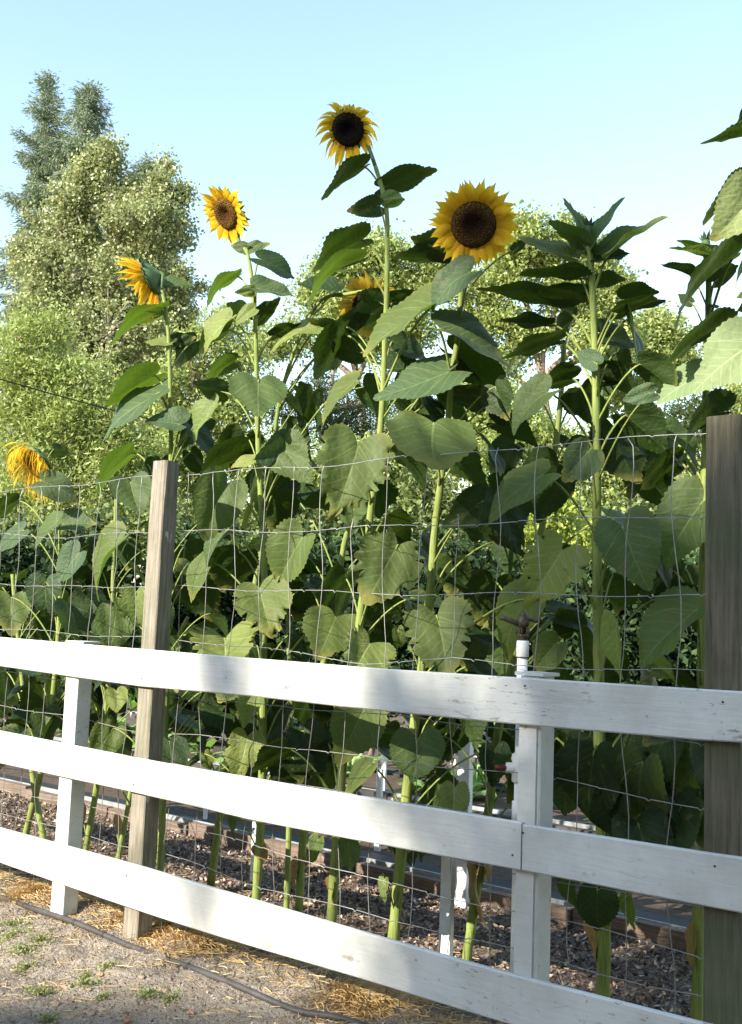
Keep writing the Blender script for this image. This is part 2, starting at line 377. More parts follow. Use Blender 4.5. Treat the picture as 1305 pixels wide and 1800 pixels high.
# ------------------------------------------------------------ white rail fence
def board(mb, top, bot, y0, y1, nseg=26, seed=0, over=0):
    """a board whose top and bottom edges run through the given picture points of the plane y0"""
    T = [hit(x, y, y0) for x, y in top]; B = [hit(x, y, y0) for x, y in bot]
    tx = [p.x for p in T]; tz = [p.z for p in T]; bx = [p.x for p in B]; bz = [p.z for p in B]
    x0, x1 = tx[0]-over*0, tx[-1]
    vs = []; rr = random.Random(seed)
    for i in range(nseg+1):
        x = x0+(x1-x0)*i/nseg
        zt = float(np.interp(x, tx, tz)); zb = float(np.interp(x, bx, bz)); j = rr.uniform(-.0008, .0008); e = .004
        vs += [(x, y0+j, zb+e), (x, y0+j, zt-e), (x, y0+e+j, zt), (x, y1-e, zt), (x, y1, zt-e), (x, y1, zb+e), (x, y1-e, zb), (x, y0+e+j, zb)]
    fs = [(8*i+j, 8*i+8+j, 8*i+8+(j+1) % 8, 8*i+(j+1) % 8) for i in range(nseg) for j in range(8)]
    fs += [tuple(range(8)), tuple(8*nseg+j for j in range(8))[::-1]]
    mb.add(vs, fs)
fence = tag(empty('rail_fence', (-2.5, 0, 0)), 'white painted three rail wooden fence crossing the photo in front of the sunflowers', 'fence')
def ex(pts, x0=None, x1=None):                # carry an edge on beyond the frame
    p = list(pts)
    if x0 is not None:
        (a, b), (c, d) = p[0], p[1]; p = [(x0, b-(d-b)/(c-a)*(a-x0))]+p
    if x1 is not None:
        (a, b), (c, d) = p[-2], p[-1]; p = p+[(x1, d+(d-b)/(c-a)*(x1-c))]
    return p
for k, (t, b) in enumerate([
    (ex([(0,1120),(249,1141),(650,1174),(911,1191),(1237,1211.5),(1305,1215.5)], -260, 1700), ex([(0,1171),(239,1206),(423,1222),(650,1248),(901,1273),(1237,1302),(1305,1306)], -260, 1700)),
    (ex([(0,1285),(259,1336.5),(650,1403),(917,1446)], -260), ex([(0,1342),(239,1394),(448,1443),(650,1482),(917,1531)], -260)),
    (ex([(919,1449),(1235,1498),(1305,1508)], None, 1700), ex([(919,1531),(1152,1577),(1305,1606)], None, 1700)),
    (ex([(0,1456),(249,1524),(349,1554),(650,1643),(901,1714),(1227,1797)], -260, 1700), ex([(0,1517),(214,1592),(349,1636.5),(650,1726),(851,1789),(1227,1892)], -260, 1700))]):
    mb = MB(); board(mb, t, b, -.022, -.002, seed=k); mb.build('rail', M['paint'], fence, smooth=False)
def post(x0, x1, y0, y1, z1, mat, parent, name='post', z0=-.25, bev=.004, lean=0.):
    mb = MB(); n = 8; ring = []
    for i in range(n+1):
        z = z0+(z1-z0)*i/n; dx = lean*z
        e = bev if i < n else bev*2.2
        ring += [(x0+e+dx, y0, z), (x1-e+dx, y0, z), (x1+dx, y0+e, z), (x1+dx, y1-e, z), (x1-e+dx, y1, z), (x0+e+dx, y1, z), (x0+dx, y1-e, z), (x0+dx, y0+e, z)]
    mb.add(ring, [(8*i+j, 8*i+(j+1) % 8, 8*i+8+(j+1) % 8, 8*i+8+j) for i in range(n) for j in range(8)]+[tuple(8*n+j for j in range(8))])
    return mb.build(name, mat, parent, smooth=False)
# two short white posts; the near one is faced with a board and capped
p = post(-3.852, -3.765, 0, .075, 1.122, M['paint'], fence)
mb = MB(); mb.box((-3.868, .001, 1.123), (-3.745, .09, 1.131)); mb.build('cap', M['paint'], p, False)
p = post(-1.627, -1.552, .006, .088, 1.116, M['paint'], fence)
mb = MB(); mb.box((-1.620, -.0015, .16), (-1.562, .004, 1.005)); mb.build('facing_board', M['paint'], p, False)
mb = MB(); mb.box((-1.640, .001, 1.118), (-1.545, .098, 1.128)); mb.build('cap', M['paint'], p, False)

rails = [o for o in fence.children if o.name.startswith('rail')]
nr = random.Random(9)
for ri, (o, xz) in enumerate([(rails[0], [(-3.81, 1.05), (-3.33, 1.05), (-1.59, 1.05), (-1.02, 1.05)]), (rails[1], [(-3.81, .64), (-3.33, .64), (-1.612, .64)]), (rails[2], [(-1.575, .64), (-1.02, .64)]), (rails[3], [(-3.81, .22), (-3.33, .22), (-1.59, .22), (-1.02, .22)])]):
    for x_, z_ in xz:
        for dz in (-.038, .036):
            if nr.random() < .45: continue
            x = x_+nr.uniform(-.012, .012); z = z_+dz+nr.uniform(-.008, .008); mb = MB(); mb.tube([(x, -.0255, z), (x, -.0205, z)], .0027, 8); mb.build('nail', M['rust'], o)
            if nr.random() < .6:
                mb = MB(); L_ = nr.uniform(.02, .05); mb.add([(x-.002, -.0232, z-.004), (x+.002, -.0232, z-.004), (x+.001, -.0232, z-L_), (x-.001, -.0232, z-L_*.8)], [(0, 1, 2, 3)])

# ------------------------------------------------------------ wire fence on tall grey posts
wf = tag(empty('wire_fence', (-2.2, .06, 0)), 'square wire mesh fence on two tall unpainted weathered posts behind the white rails', 'fence')
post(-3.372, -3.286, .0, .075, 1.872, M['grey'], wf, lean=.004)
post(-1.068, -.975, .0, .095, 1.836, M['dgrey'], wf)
WY = .10
def wire_mesh():
    mb = MB(); rr = random.Random(3)
    xs = [-6.5+i*.1475 for i in range(54)]
    zs = []                                    # height of every line wire along the fence
    def line(pts):
        P = sorted([(hit(x, y, WY).x, hit(x, y, WY).z) for x, y in pts]); return P
    L = [line([(60,858),(150,850),(260,838),(330,832),(430,826),(560,820),(680,805),(780,800),(880,788),(1040,776),(1240,762)]),
         line([(0,940),(120,945),(250,935),(330,932),(450,935),(690,925),(950,915),(1240,905)]),
         line([(0,1026),(130,1032),(250,1030),(400,1035),(640,1043),(960,1045),(1240,1046)]),
         line([(0,1104),(125,1114),(250,1121),(380,1130),(520,1148),(640,1165),(800,1160),(960,1170),(1100,1178),(1240,1182)])]
    zl = [.95, .80, .665, .54, .425, .31, .2, .1]
    def zat(k, x):
        if k < 4:
            P = L[k]; X = [a for a, b in P]; Z = [b for a, b in P]
            return float(np.interp(x, X, Z))
        return zl[k-4]+.012*math.sin(x*1.9+k)+.006*math.sin(x*5.1+k*2)
    rad = .00155
    for k in range(12):
        pts = []
        for i in range(len(xs)-1):
            for s in (0, .45, .5, .55):
                x = xs[i]+(xs[i+1]-xs[i])*s
                crimp = -.006 if s == .5 else 0
                pts.append((x, WY+.002+rr.uniform(-.002, .002), zat(k, x)+.006*math.sin(x*8.3+k*1.7)+crimp*(1 if (i+k) % 3 else .2)+rr.uniform(-.0015, .0015)))
        mb.tube(pts, rad, 5)
    for i, x in enumerate(xs):
        ph = rr.uniform(0, 6); pts = []; zt = zat(0, x)+(.003 if rr.random() < .9 else -.2)
        z = .03
        while z < zt:
            pts.append((x+.015*math.sin(z*5.2+ph)+.007*math.sin(z*13+ph*2)+rr.uniform(-.001, .001), WY+rr.uniform(-.002, .002)+.008*math.sin(z*3+ph), z)); z += .055
        pts.append((x, WY, zt)); mb.tube(pts, rad, 5)
    return mb.build('wire_mesh', M['wire'], wf)
wire_mesh()
for px, py in ((1252, 783), (1250, 905), (1252, 1046), (312, 832)):
    a = hit(px, py, .0)

# ------------------------------------------------------------ sprinkler riser
def sprinkler():
    K = 1.35
    b = hit(918, 1186, .14); x = b.x; y = .14
    root = tag(empty('sprinkler', (x, y, 0)), 'brass impact sprinkler on a white plastic riser beside the near white post', 'sprinkler')
    zt = hit(918, 1126, y).z
    mb = MB(); lean = .01
    mb.tube([(x, y, -.05), (x, y, zt-.052)], .0165, 16)
    mb.tube([(x, y, zt-.054), (x, y, zt-.05), (x, y, zt-.004), (x, y, zt)], [.0165, .0195, .0195, .0175], 16)
    pipe = mb.build('riser_pipe', M['pvc'], root)
    mb = MB(); mb.tube([(x, y, zt-.0525), (x, y, zt-.0495)], .0201, 16); mb.build('joint_ring', M['dark'], pipe)
    # valve at mid height
    vz = hit(893, 1347, y).z; 
    mb = MB(); mb.tube([(x, y, vz-.045), (x, y, vz-.04), (x, y, vz+.04), (x, y, vz+.045)], [.018, .025, .025, .018], 16)
    mb.tube([(x, y, vz), (x-.03, y-.03, vz)], .016, 12); c_ = MB(); c_.tube([(x, y, vz-.16), (x, y, vz-.1)], .022, 16); c_.build('coupling', M['pvc'], pipe)
    v = mb.build('valve', M['pvc'], root)
    mb = MB(); mb.tube([(x-.03, y-.03, vz), (x-.036, y-.036, vz), (x-.055, y-.055, vz)], [.005, .009, .008], 10); mb.build('valve_knob', M['red'], v)
    mb = MB(); hs = []
    mb.tube([(x, y, zt), (x, y, zt+.012), (x, y, zt+.014), (x, y, zt+.022), (x, y, zt+.024)], [.014, .014, .017, .017, .011], 6)
    mb.tube([(x, y, zt+.024), (x, y, zt+.05), (x, y, zt+.052), (x, y, zt+.07), (x, y, zt+.085), (x, y, zt+.095)], [.010, .011, .017, .018, .015, .006], 12)
    head = mb.build('sprinkler_head', M['brass'], root); hs.append(head)
    nz = V3((x, y, zt+.055)); d = V3((-RT.x, -RT.y, .42)).normalized()
    mb = MB(); mb.tube([nz, nz+d*.04, nz+d*.06, nz+d*.072], [.011, .010, .009, .0115], 12); hs.append(mb.build('nozzle', M['brass'], head))
    mb = MB(); q = V3((RT.x, RT.y, .12)).normalized(); t0 = V3((x, y, zt+.088))
    mb.tube([t0+V3((0, 0, -.01)), t0+V3((0, 0, .014)), t0+V3((0, 0, .02))], [.009, .008, .003], 10)
    mb.tube([t0-q*.012, t0+q*.02+V3((0, 0, -.012)), t0+q*.038+V3((0, 0, -.018)), t0+q*.052+V3((0, 0, -.014))], [.005, .006, .009, .008], 8)
    mb.tube([t0-q*.005+V3((0, 0, -.03)), t0-q*.03+V3((0, 0, -.02)), t0-q*.046+V3((0, 0, -.006))], [.005, .004, .007], 8)
    for a in range(5):
        an = a*1.25; r = .019; c = V3((x+math.cos(an)*r, y+math.sin(an)*r, zt+.035))
        mb.tube([c+V3((0, 0, -.012)), c+V3((.002, 0, .0)), c+V3((-.002, .002, .012))], .0025, 5)
    hs.append(mb.build('impact_arm', M['brass'], head))
    for o in hs:
        for v in o.data.vertices: v.co = V3((x+(v.co.x-x)*1.05, y+(v.co.y-y)*1.05, zt+(v.co.z-zt)*.84))
sprinkler()

# ------------------------------------------------------------ hose, overhead cable
mb = MB(); hp = []
for x, y in ((-330,1460),(-160,1520),(0,1577),(130,1627),(230,1662),(330,1703),(420,1737),(520,1770),(610,1797),(760,1850),(1000,1935)):
    q = gnd(x, y, .008); hp.append(V3((q.x, q.y, float(ground_z(q.x, q.y))+.006)))
hp = smooth_pts(hp, 10)
mb.tube(hp, .0112, 12)
hs = tag(mb.build('garden_hose', M['hose']), 'dark rubber irrigation hose lying along the foot of the fence', 'hose')
for a in (.305, .355, .42, .5):
    i = int(a*len(hp)); mb = MB(); mb.tube([hp[i], hp[i].lerp(hp[i+1], .28)], .0126, 12); mb.build('joint_ring', M['dark'], hs)
mb = MB(); ca = far(-300, 575, 13); cb = far(640, 800, 22); n = 30
mb.tube([ca.lerp(cb, i/n)+V3((0, 0, -.25*math.sin(i/n*math.pi))) for i in range(n+1)], .011, 6)
tag(mb.build('cable', M['cable']), 'thin black overhead cable slanting down across the trees on the left', 'cable')

# ------------------------------------------------------------ raised beds, stakes
def bed(y0, y1, x0, x1, h, label, mt='pink'):
    root = tag(empty('raised_bed', ((x0+x1)/2, y0, 0)), label, 'raised bed', 'raised garden beds behind the fence')
    rr = random.Random(int(y0*10)); x = x0
    while x < x1:
        ln = rr.uniform(.35, .9); mb = MB(); j = rr.uniform(-.008, .008)
        mb.box((x, y0+j, -.05), (min(x1, x+ln-.012), y0+.05+j, h+rr.uniform(-.02, .012))); mb.build('timber', M[mt], root, False); x += ln
    mb = MB(); mb.box((x0, y0+.058, h-.02), (x1, y0+.070, h+.012)); mb.build('pale_edging', M['edge'], root, False)
    mb = MB(); mb.box((x0, y1, -.05), (x1, y1+.05, h)); mb.build('back_board', M['dark'], root, False)
    mb = MB(); mb.box((x0, y0+.087, -.04), (x1, y1-.005, h-.035)); mb.build('soil', M['soil'], root, False)
    mb = MB(); mb.box((x0, y0+.09, h-.034), (x1, y0+.30, h-.022)); mb.build('liner', M['dark'], root, False)
    mb = MB(); mb.box((x0, y1-.14, h-.034), (x1, y1-.004, h-.018)); mb.build('liner', M['dark'], root, False)
bed(1.50, 2.62, -8.5, .6, .062, 'nearest raised garden bed of brown timber with pale edging and black liner')
bed(3.05, 4.15, -11, 1.2, .10, 'second raised garden bed in the middle, behind the nearest one', 'darkboard')
bed(5.15, 6.3, -14, 1.5, .12, 'farthest raised garden bed, right in front of the dark shrubs', 'darkboard')
def stake(px, pyt, pyb, y, wpx, lab, cat='stake', z0=None):
    a = hit(px, pyt, y); wd = wpx*depth(a)/FOC*1.0
    base = 0 if z0 is None else z0
    root = empty('marker_stake', (a.x, y, base)); h = a.z
    mb = MB(); t = wd*.42
    mb.box((a.x-wd*.5, y, base-.1), (a.x+wd*.3, y+t, h-.012)); body = mb.build('shaft', M['stakew'], root, False)
    mb = MB(); mb.box((a.x-wd*.5-.001, y-.001, h-.0115), (a.x+wd*.3+.001, y+t+.001, h)); mb.build('top', M['stakew'], root, False)
    tag(root, lab, cat, 'white stakes in the garden beds')
    return root
stake(788, 1500, 1680, .62, 28, 'white square stake standing in front of the nearest bed, left of the near white post')
stake(820, 1262, 1580, 1.42, 30, 'tall weathered white stake seen through the upper gap, left of the near white post')
stake(452, 1385, 1500, 1.05, 14, 'narrow white stake in front of the nearest bed, behind a sunflower stem')
stake(520, 1332, 1400, 2.2, 11, 'thin white stake in the nearest bed seen in the middle gap')
stake(677, 1288, 1345, 3.3, 11, 'white stake before the second bed, under the top rail near the middle')
stake(668, 1352, 1412, 1.9, 14, 'short bluish white stake in the nearest bed just below another stake')
stake(322, 1268, 1300, 4.2, 8, 'tiny white stake right of the tall left post, far back in the garden')
stake(475, 1283, 1320, 3.4, 7, 'tiny white stake in the second bed behind the leftmost lit leaf')
stake(1102, 1370, 1412, 2.4, 11, 'small bright white stake between dark leaves right of the near white post')
stake(1217, 1372, 1396, 2.6, 10, 'small bright white stake just left of the dark tall post')
stake(363, 1384, 1450, 1.75, 9, 'thin pale stake in the nearest bed right of the tall left post')

# vegetables
def veg(x, y, z, s, lab, seed):
    rr = random.Random(seed); mb = MB()
    for i in range(rr.randint(9, 15)):
        a = rr.uniform(0, 6.28); L = s*rr.uniform(.6, 1.1); el = rr.uniform(.35, 1.25); w_ = L*rr.uniform(.16, .3)
        d = V3((math.cos(a)*math.cos(el), math.sin(a)*math.cos(el), math.sin(el))); sd_ = V3((-math.sin(a), math.cos(a), 0))
        o = V3((x, y, z)); n = d.cross(sd_)
        P = [o+sd_*0, o+d*L*.35-sd_*w_*.5, o+d*L*.35+sd_*w_*.5, o+d*L*.7-sd_*w_+V3((0, 0, -.1*L)), o+d*L*.7+sd_*w_+V3((0, 0, -.1*L)), o+d*L*.98+V3((0, 0, -.3*L)), o+d*L*.7+V3((0, 0, -.04*L)), o+d*L*.35]
        mb.add(P, [(0, 1, 7), (0, 7, 2), (1, 3, 6, 7), (7, 6, 4, 2), (3, 5, 6), (6, 5, 4)])
    me = mb.mesh('vegetable'); a = me.attributes.new('tint', 'FLOAT', 'FACE')
    a.data.foreach_set('value', [rr.uniform(.1, 1) for _ in me.polygons])
    return tag(link('vegetable_plant', me, M['veg']), lab, 'vegetable', 'leafy vegetables in the raised beds')
rv = random.Random(5)
LM = [(-60, 'beyond the left edge of the white rails'), (60, 'seen left of the far white post'), (135, 'behind the far white post'), (200, 'between the far white post and the left grey post'), (262, 'behind the left grey post'), (330, 'just right of the left grey post'),
      (400, 'a little right of the left grey post'), (460, 'behind the stem of the second bloom'), (530, 'right of the second bloom stem'), (590, 'behind the tallest sunflower stem'), (650, 'right of the tallest sunflower stem'), (715, 'behind the stem of the largest bloom'),
      (780, 'right of the largest bloom stem'), (845, 'left of the riser pipe'), (905, 'behind the riser pipe'), (950, 'behind the near white post'), (1010, 'right of the near white post'), (1060, 'behind the stem of the bud-topped sunflower'), (1130, 'between the bud-topped sunflower and the dark post'), (1200, 'just left of the dark post'), (1270, 'behind the dark post'), (1400, 'beyond the right edge of the photo')]
used = set()
for row, (y, x0, x1, st, s) in enumerate([(2.05, -6.2, -.6, .46, .20), (3.5, -8.4, -.4, .50, .34), (3.95, -8.6, -.4, .56, .40), (5.7, -10.5, -1, .75, .55)]):
    x = x0
    nm = ['nearest bed', 'second bed front', 'second bed back', 'farthest bed'][row]
    while x < x1:
        P = V3((x, y, .2))-EYEP; px = 652.5+FOC*P.dot(RT)/P.dot(FW); k = min(LM, key=lambda l: abs(l[0]-px))[1]; z = s*rv.uniform(.7, 1.25)
        lb = ('low' if z < s else 'tall')+' vegetable '+k+', '+nm
        if lb in used: lb = lb.replace('low veg', 'narrow low veg').replace('tall veg', 'broad tall veg')
        while lb in used: lb = 'small '+lb
        used.add(lb)
        veg(x+rv.uniform(-.1, .1), y+rv.uniform(-.08, .08), .06, z, lb, rv.randint(0, 9999)); x += st*rv.uniform(.7, 1.3)

# ------------------------------------------------------------ sunflowers
OUT = [(0, .80), (5, .735), (12, .655), (22, .59), (35, .545), (50, .515), (68, .49), (88, .475), (108, .475), (128, .485), (145, .475), (158, .415), (168, .325), (175, .25), (180, .22)]
NA, NRG = 36, 7
def leaf_mesh(Bp, ax, lat, nrm, L, W, rr, droop, cup, ragged=0.):
    """heart shaped toothed blade; Bp its notch, ax towards the tip, lat across, nrm out of the upper face"""
    th = np.array([math.radians(d) for d, r in OUT]); rs = np.array([r for d, r in OUT])
    asym = rr.uniform(-.05, .05); ph = rr.uniform(0, 6); ph2 = rr.uniform(0, 6); wv = rr.uniform(.014, .040); bend = rr.uniform(-.24, .24)
    curl = rr.uniform(-.3, 1.); teeth = rr.uniform(.018, .032)
    V = []; UVc = []
    rag = [rr.uniform(0, 1) for _ in range(2*NA)]
    lobs = rr.uniform(-.06, .09); l3 = rr.uniform(-.05, .05); pinch = rr.uniform(-.10, .06); tipx = rr.uniform(.92, 1.1)
    def outline(t):
        r = float(np.interp(abs(t), th, rs)); r *= (1+asym*math.sin(t)+lobs*math.sin(2*abs(t))+l3*math.sin(3*t+ph)+pinch*math.exp(-((abs(t)-.55)/.25)**2))*(tipx if abs(t) < .3 else 1)
        return r
    def place(a, b):
        w = a*W/.95
        s = b*L
        k = -droop*max(0, b)**2*.5*L
        z = k+cup*abs(w)*(.7+.5*(1-b))-curl*.35*cup*(abs(a)**3)*L*2
        z += wv*L*(math.sin(b*9+ph+2*(a > 0))*abs(a)*2.2+.5*math.sin(a*16+ph2+b*5))
        s *= 1-abs(droop)*max(0, b)**2*.22
        w += bend*L*max(0, b)**2*.5
        return Bp+ax*s+lat*w+nrm*z
    cv = (0, .22)
    V.append(place(*cv)); UVc.append(cv)
    for r_i in range(1, NRG+1):
        f = r_i/NRG
        for j in range(2*NA):
            t = math.pi*(j-NA)/NA
            r = outline(t)
            if r_i == NRG:
                r *= 1+teeth*(1 if j % 2 else -1)*(1 if abs(t) < 2.6 else 0)+ragged*(-.28 if rag[j] > .78 and abs(t) < 2.5 else 0)
            a = math.sin(t)*r*f; b = .22+math.cos(t)*r*f
            V.append(place(a, b)); UVc.append((a, b))
    n = 2*NA; F = [(0, 1+(j+1) % n, 1+j) for j in range(n)]
    F += [(1+r_*n+j, 1+r_*n+(j+1) % n, 1+(r_+1)*n+(j+1) % n, 1+(r_+1)*n+j) for r_ in range(NRG-1) for j in range(n)]
    me = bpy.data.meshes.new('leaf'); me.from_pydata([tuple(v) for v in V], [], F)
    uvl = me.uv_layers.new(name='UVMap'); li = np.empty(len(me.loops), dtype=np.int32); me.loops.foreach_get('vertex_index', li)
    uvl.data.foreach_set('uv', np.array(UVc, dtype=np.float32)[li].reshape(-1))
    # faces must look along nrm (upper side)
    p = me.polygons[0].normal
    if p.dot(nrm) < 0: me.flip_normals()
    me.update(); return me

class Plant:
    def __init__(s, key, label, pts, y, r0, r1, ymid=None, zbase=0., group=None):
        """pts: the picture points of the stem from its top to its foot"""
        s.key = key; s.y = y
        ys = y if hasattr(y, '__len__') else [y]*len(pts)
        P = [hit(px, py, yy) for (px, py), yy in zip(pts, ys)]
        s.y = ys[-1]
        if P[-1].z > .02:
            q = P[-1]; d = (P[-1]-P[-2]); k = min(1.5, (q.z+.05)/max(.05, abs(d.z)))
            P.append(V3((q.x+d.x*k*.7, q.y, -.05)))
        P = smooth_pts(P, 5); P.reverse(); s.P = P
        n = len(P); s.root = tag(empty('sunflower', (P[0].x, P[0].y, 0)), label, 'sunflower', 'tall sunflowers growing behind the fence')
        mb = MB(); zt = P[-1].z; y0_ = P[0].x*7
        rad = [(r0+(r1-r0)*(max(0, p.z)/zt)**1.1)*(1+.07*math.sin(i*2.4+y0_)) for i, p in enumerate(P)]
        mb.tube(P, rad, 12, ridge=.05); s.stem = mb.build('stem', M['stem'], s.root)
        s.rr = random.Random(sum(ord(c) for c in key)*7+3)
    def at_z(s, z):
        for i in range(len(s.P)-1):
            a, b = s.P[i], s.P[i+1]
            if (a.z-z)*(b.z-z) <= 0: return a.lerp(b, (z-a.z)/(b.z-a.z+1e-9))
        return V3(s.P[-1]) if z > s.P[-1].z else V3(s.P[0])
    def petiole(s, Bp, ax, leaf, mat, r=.0042, up=1.):
        h = math.hypot(Bp.x-s.at_z(Bp.z).x, Bp.y-s.at_z(Bp.z).y)
        A = s.at_z(min(Bp.z-.03, max(.03, Bp.z-.10-.55*h)) if up > 0 else Bp.z+.05)
        mid = A.lerp(Bp, .55)+V3((0, 0, .28*h+.015)); n = 9; pts = []
        for i in range(n+1):
            t = i/n; pts.append(A*(1-t)**2+mid*2*t*(1-t)+Bp*t*t)
        pts.append(Bp+ax*.02)
        mb = MB(); mb.tube(pts, [r*1.5]+[r]*(n-1)+[r*.8, r*.3], 6); mb.build('petiole', M['stem'], leaf)
    def leaf(s, bx, by, tx, ty, wpx, u=1, dy=None, mat='leaf', ratio=None, droop=None, cup=None, ragged=0., pet=True):
        rr = s.rr
        if dy is None: dy = rr.uniform(-.16, .10)
        yy = max(.16, s.y+dy)
        Bp = hit(bx, by, yy); d = depth(Bp)
        v0 = far(tx, ty, d)-Bp; L0 = v0.length; wm = wpx*d/FOC
        if ratio is None: ratio = .90 if L0*FOC/d > 55 or wpx > 50 else .68
        view = (EYEP-Bp).normalized()
        if wm <= ratio*L0:
            L = L0; phi = math.acos(max(.26, wm/(ratio*L0))); axv = v0; Wd = ratio*L
        else:
            L = wm/ratio; e = math.sqrt(max(0, L*L-L0*L0)); phi = 0; Wd = wm
            sg = 1 if (v0.z < 0) == (u > 0) else -1
            axv = v0+view*(e*sg)
        ax = axv.normalized()
        lat0 = ax.cross(view).normalized(); n0 = lat0.cross(ax).normalized()
        if n0.dot(view) < 0: n0 = -n0
        best = None
        for sgn in (1, -1):
            q = Matrix.Rotation(phi*sgn, 3, ax); n = (q @ n0)*(1 if u > 0 else -1)
            if best is None or n.z > best[0]: best = (n.z, n, q @ lat0)
        n, lat = best[1], best[2]
        if droop is None:
            droop = rr.uniform(.1, .95)
            if L > 1.25*L0: droop *= .15
            elif v0.z > 0: droop *= .2
        if cup is None: cup = rr.uniform(.04, .42)
        # keep the picture tip where it was asked for although the blade droops
        me = leaf_mesh(Bp, ax, lat, n, L*(1+abs(droop)*.12), Wd, rr, droop, cup, ragged)
        o = link('leaf', me, M[mat], s.root)
        if pet: s.petiole(Bp, ax, o, mat, r=.0024+.008*L)
        return o
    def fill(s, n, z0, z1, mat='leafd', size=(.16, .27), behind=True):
        rr = s.rr
        for i in range(n):
            z = z0+(z1-z0)*(i+rr.random())/n; A = s.at_z(z); an = rr.uniform(.05, .95)*math.pi if behind else rr.uniform(0, 6.28)
            h = rr.uniform(.10, .28); d = V3((math.cos(an), math.sin(an)*.8, 0))
            Bp = A+d*h+V3((0, 0, rr.uniform(.0, .12)))
            if Bp.y < .2: Bp.y = .2
            L = rr.uniform(*size)*(1.15-.35*z/3); dn = rr.uniform(.1, 1.3)
            ax = (d*math.cos(dn)+V3((0, 0, -math.sin(dn)))+V3((rr.uniform(-.3, .3), rr.uniform(-.3, .3), 0))).normalized()
            lat = ax.cross(V3((rr.uniform(-.5, .5), rr.uniform(-.5, .5), 1))).normalized(); nn = lat.cross(ax)
            if nn.z < 0: nn = -nn
            me = leaf_mesh(Bp, ax, lat, nn, L, L*.88, rr, rr.uniform(.1, .7), rr.uniform(.05, .3))
            o = link('leaf', me, M[mat], s.root); s.petiole(Bp, ax, o, mat, r=.0035)
    def flower(s, px, py, rpx, face, disc='disc', npet=34, lenf=.85, droopf=0., wilt=0., dy=None, label=None, cone=0., brl=1., pm='petal'):
        """px,py centre of the seed disc, rpx its true radius; face = (right, up, towards the camera)"""
        rr = s.rr; top = s.P[-1]; yy = top.y+(dy or 0)
        c = hit(px, py, yy); d = depth(c); r = rpx*d/FOC
        view = (EYEP-c).normalized()
        n = (RT*face[0]+UP*face[1]+view*face[2]).normalized()
        e1 = V3((0, 0, 1)).cross(n).normalized(); e2 = n.cross(e1)
        mb = MB(); NAa = 28; rings = [(0, -.006), (.2, -.003), (.42, .006), (.65, .010), (.85, .008), (1, -.002)]
        vs = []; uvs = []
        for k, (f, z) in enumerate(rings):
            for j in range(NAa):
                a = 2*math.pi*j/NAa; q = r*f*(1+.02*math.sin(3*a)); vs.append(c+e1*math.cos(a)*q+e2*math.sin(a)*q+n*z*(r/.06)); uvs.append((f, j/NAa))
        mb.add(vs, [(k*NAa+j, k*NAa+(j+1) % NAa, (k+1)*NAa+(j+1) % NAa, (k+1)*NAa+j) for k in range(5) for j in range(NAa)])
        me = mb.mesh('seed_disc'); uvl = me.uv_layers.new(name='UVMap')
        for l in me.loops: uvl.data[l.index].uv = uvs[l.vertex_index]
        # green back of the head, joined to the stem by a bent neck
        mb = MB(); vs = []; prof = [(1.0, -.003), (1.1, -.010), (1.0, -.020), (.75, -.032), (.42, -.042), (.18, -.052)]
        for f, z in prof:
            for j in range(NAa):
                a = 2*math.pi*j/NAa; q = r*f*(1+(.05 if f > 1.05 else 0)*(1 if j % 2 else -1)); vs.append(c+e1*math.cos(a)*q+e2*math.sin(a)*q+n*z*(r/.06))
        mb.add(vs, [(k*NAa+j, (k+1)*NAa+j, (k+1)*NAa+(j+1) % NAa, k*NAa+(j+1) % NAa) for k in range(5) for j in range(NAa)])
        back = c-n*.046*(r/.06); t0 = (s.P[-1]-s.P[-3]).normalized(); dist = (back-top).length
        pts = []; p1 = top+t0*dist*.5; p2 = back-n*dist*.45
        for i in range(11):
            t = i/10; pts.append(top*(1-t)**3+p1*3*t*(1-t)**2+p2*3*t*t*(1-t)+back*t**3)
        mb.tube(pts, [.0085]*8+[.010, .013, .017], 10)
        head = mb.build('flower_head', M['bract'], s.root)
        if label: head['label'] = label
        link('seed_disc', me, M[disc], head)
        for i in range(26):                     # pointed green bracts behind the petals
            a = 2*math.pi*(i+rr.uniform(-.3, .3))/26; dr = e1*math.cos(a)+e2*math.sin(a); tg = n.cross(dr)
            o = c+dr*r*1.02-n*.010*(r/.06); Lb = r*rr.uniform(.45, .75)*brl; w_ = r*.17; dd = (dr+n*rr.uniform(-.5, .1)).normalized()
            mb = MB(); mb.add([o-tg*w_, o+tg*w_, o+dd*Lb*.5+tg*w_*.8+n*.002, o+dd*Lb, o+dd*Lb*.5-tg*w_*.8+n*.002], [(0, 1, 2, 4), (4, 2, 3)])
            mb.build('bract', M['bract'], head)
        for i in range(npet):
            ly = i % 2; a = 2*math.pi*(i+rr.uniform(-.35, .35))/npet; dr = e1*math.cos(a)+e2*math.sin(a); tg = n.cross(dr)
            L = r*lenf*rr.uniform(.8, 1.15)*2*.55; w_ = r*rr.uniform(.15, .225)*(1+.2*(1-wilt)); lift = rr.uniform(-.10, .28)-.14*ly+cone
            gz = droopf+wilt*rr.uniform(.4, 1.4)
            tw = rr.uniform(-.5, .5)+wilt*rr.uniform(-1.2, 1.2); side = rr.uniform(-.12, .12)+wilt*rr.uniform(-.35, .35)
            o = c+dr*r*.97-n*.003*ly; prev = V3(o); dirn = (dr+n*lift).normalized(); K = 7; vs = []; uvs = []
            prof = [.5, .85, 1., .98, .82, .5, .2, .03]
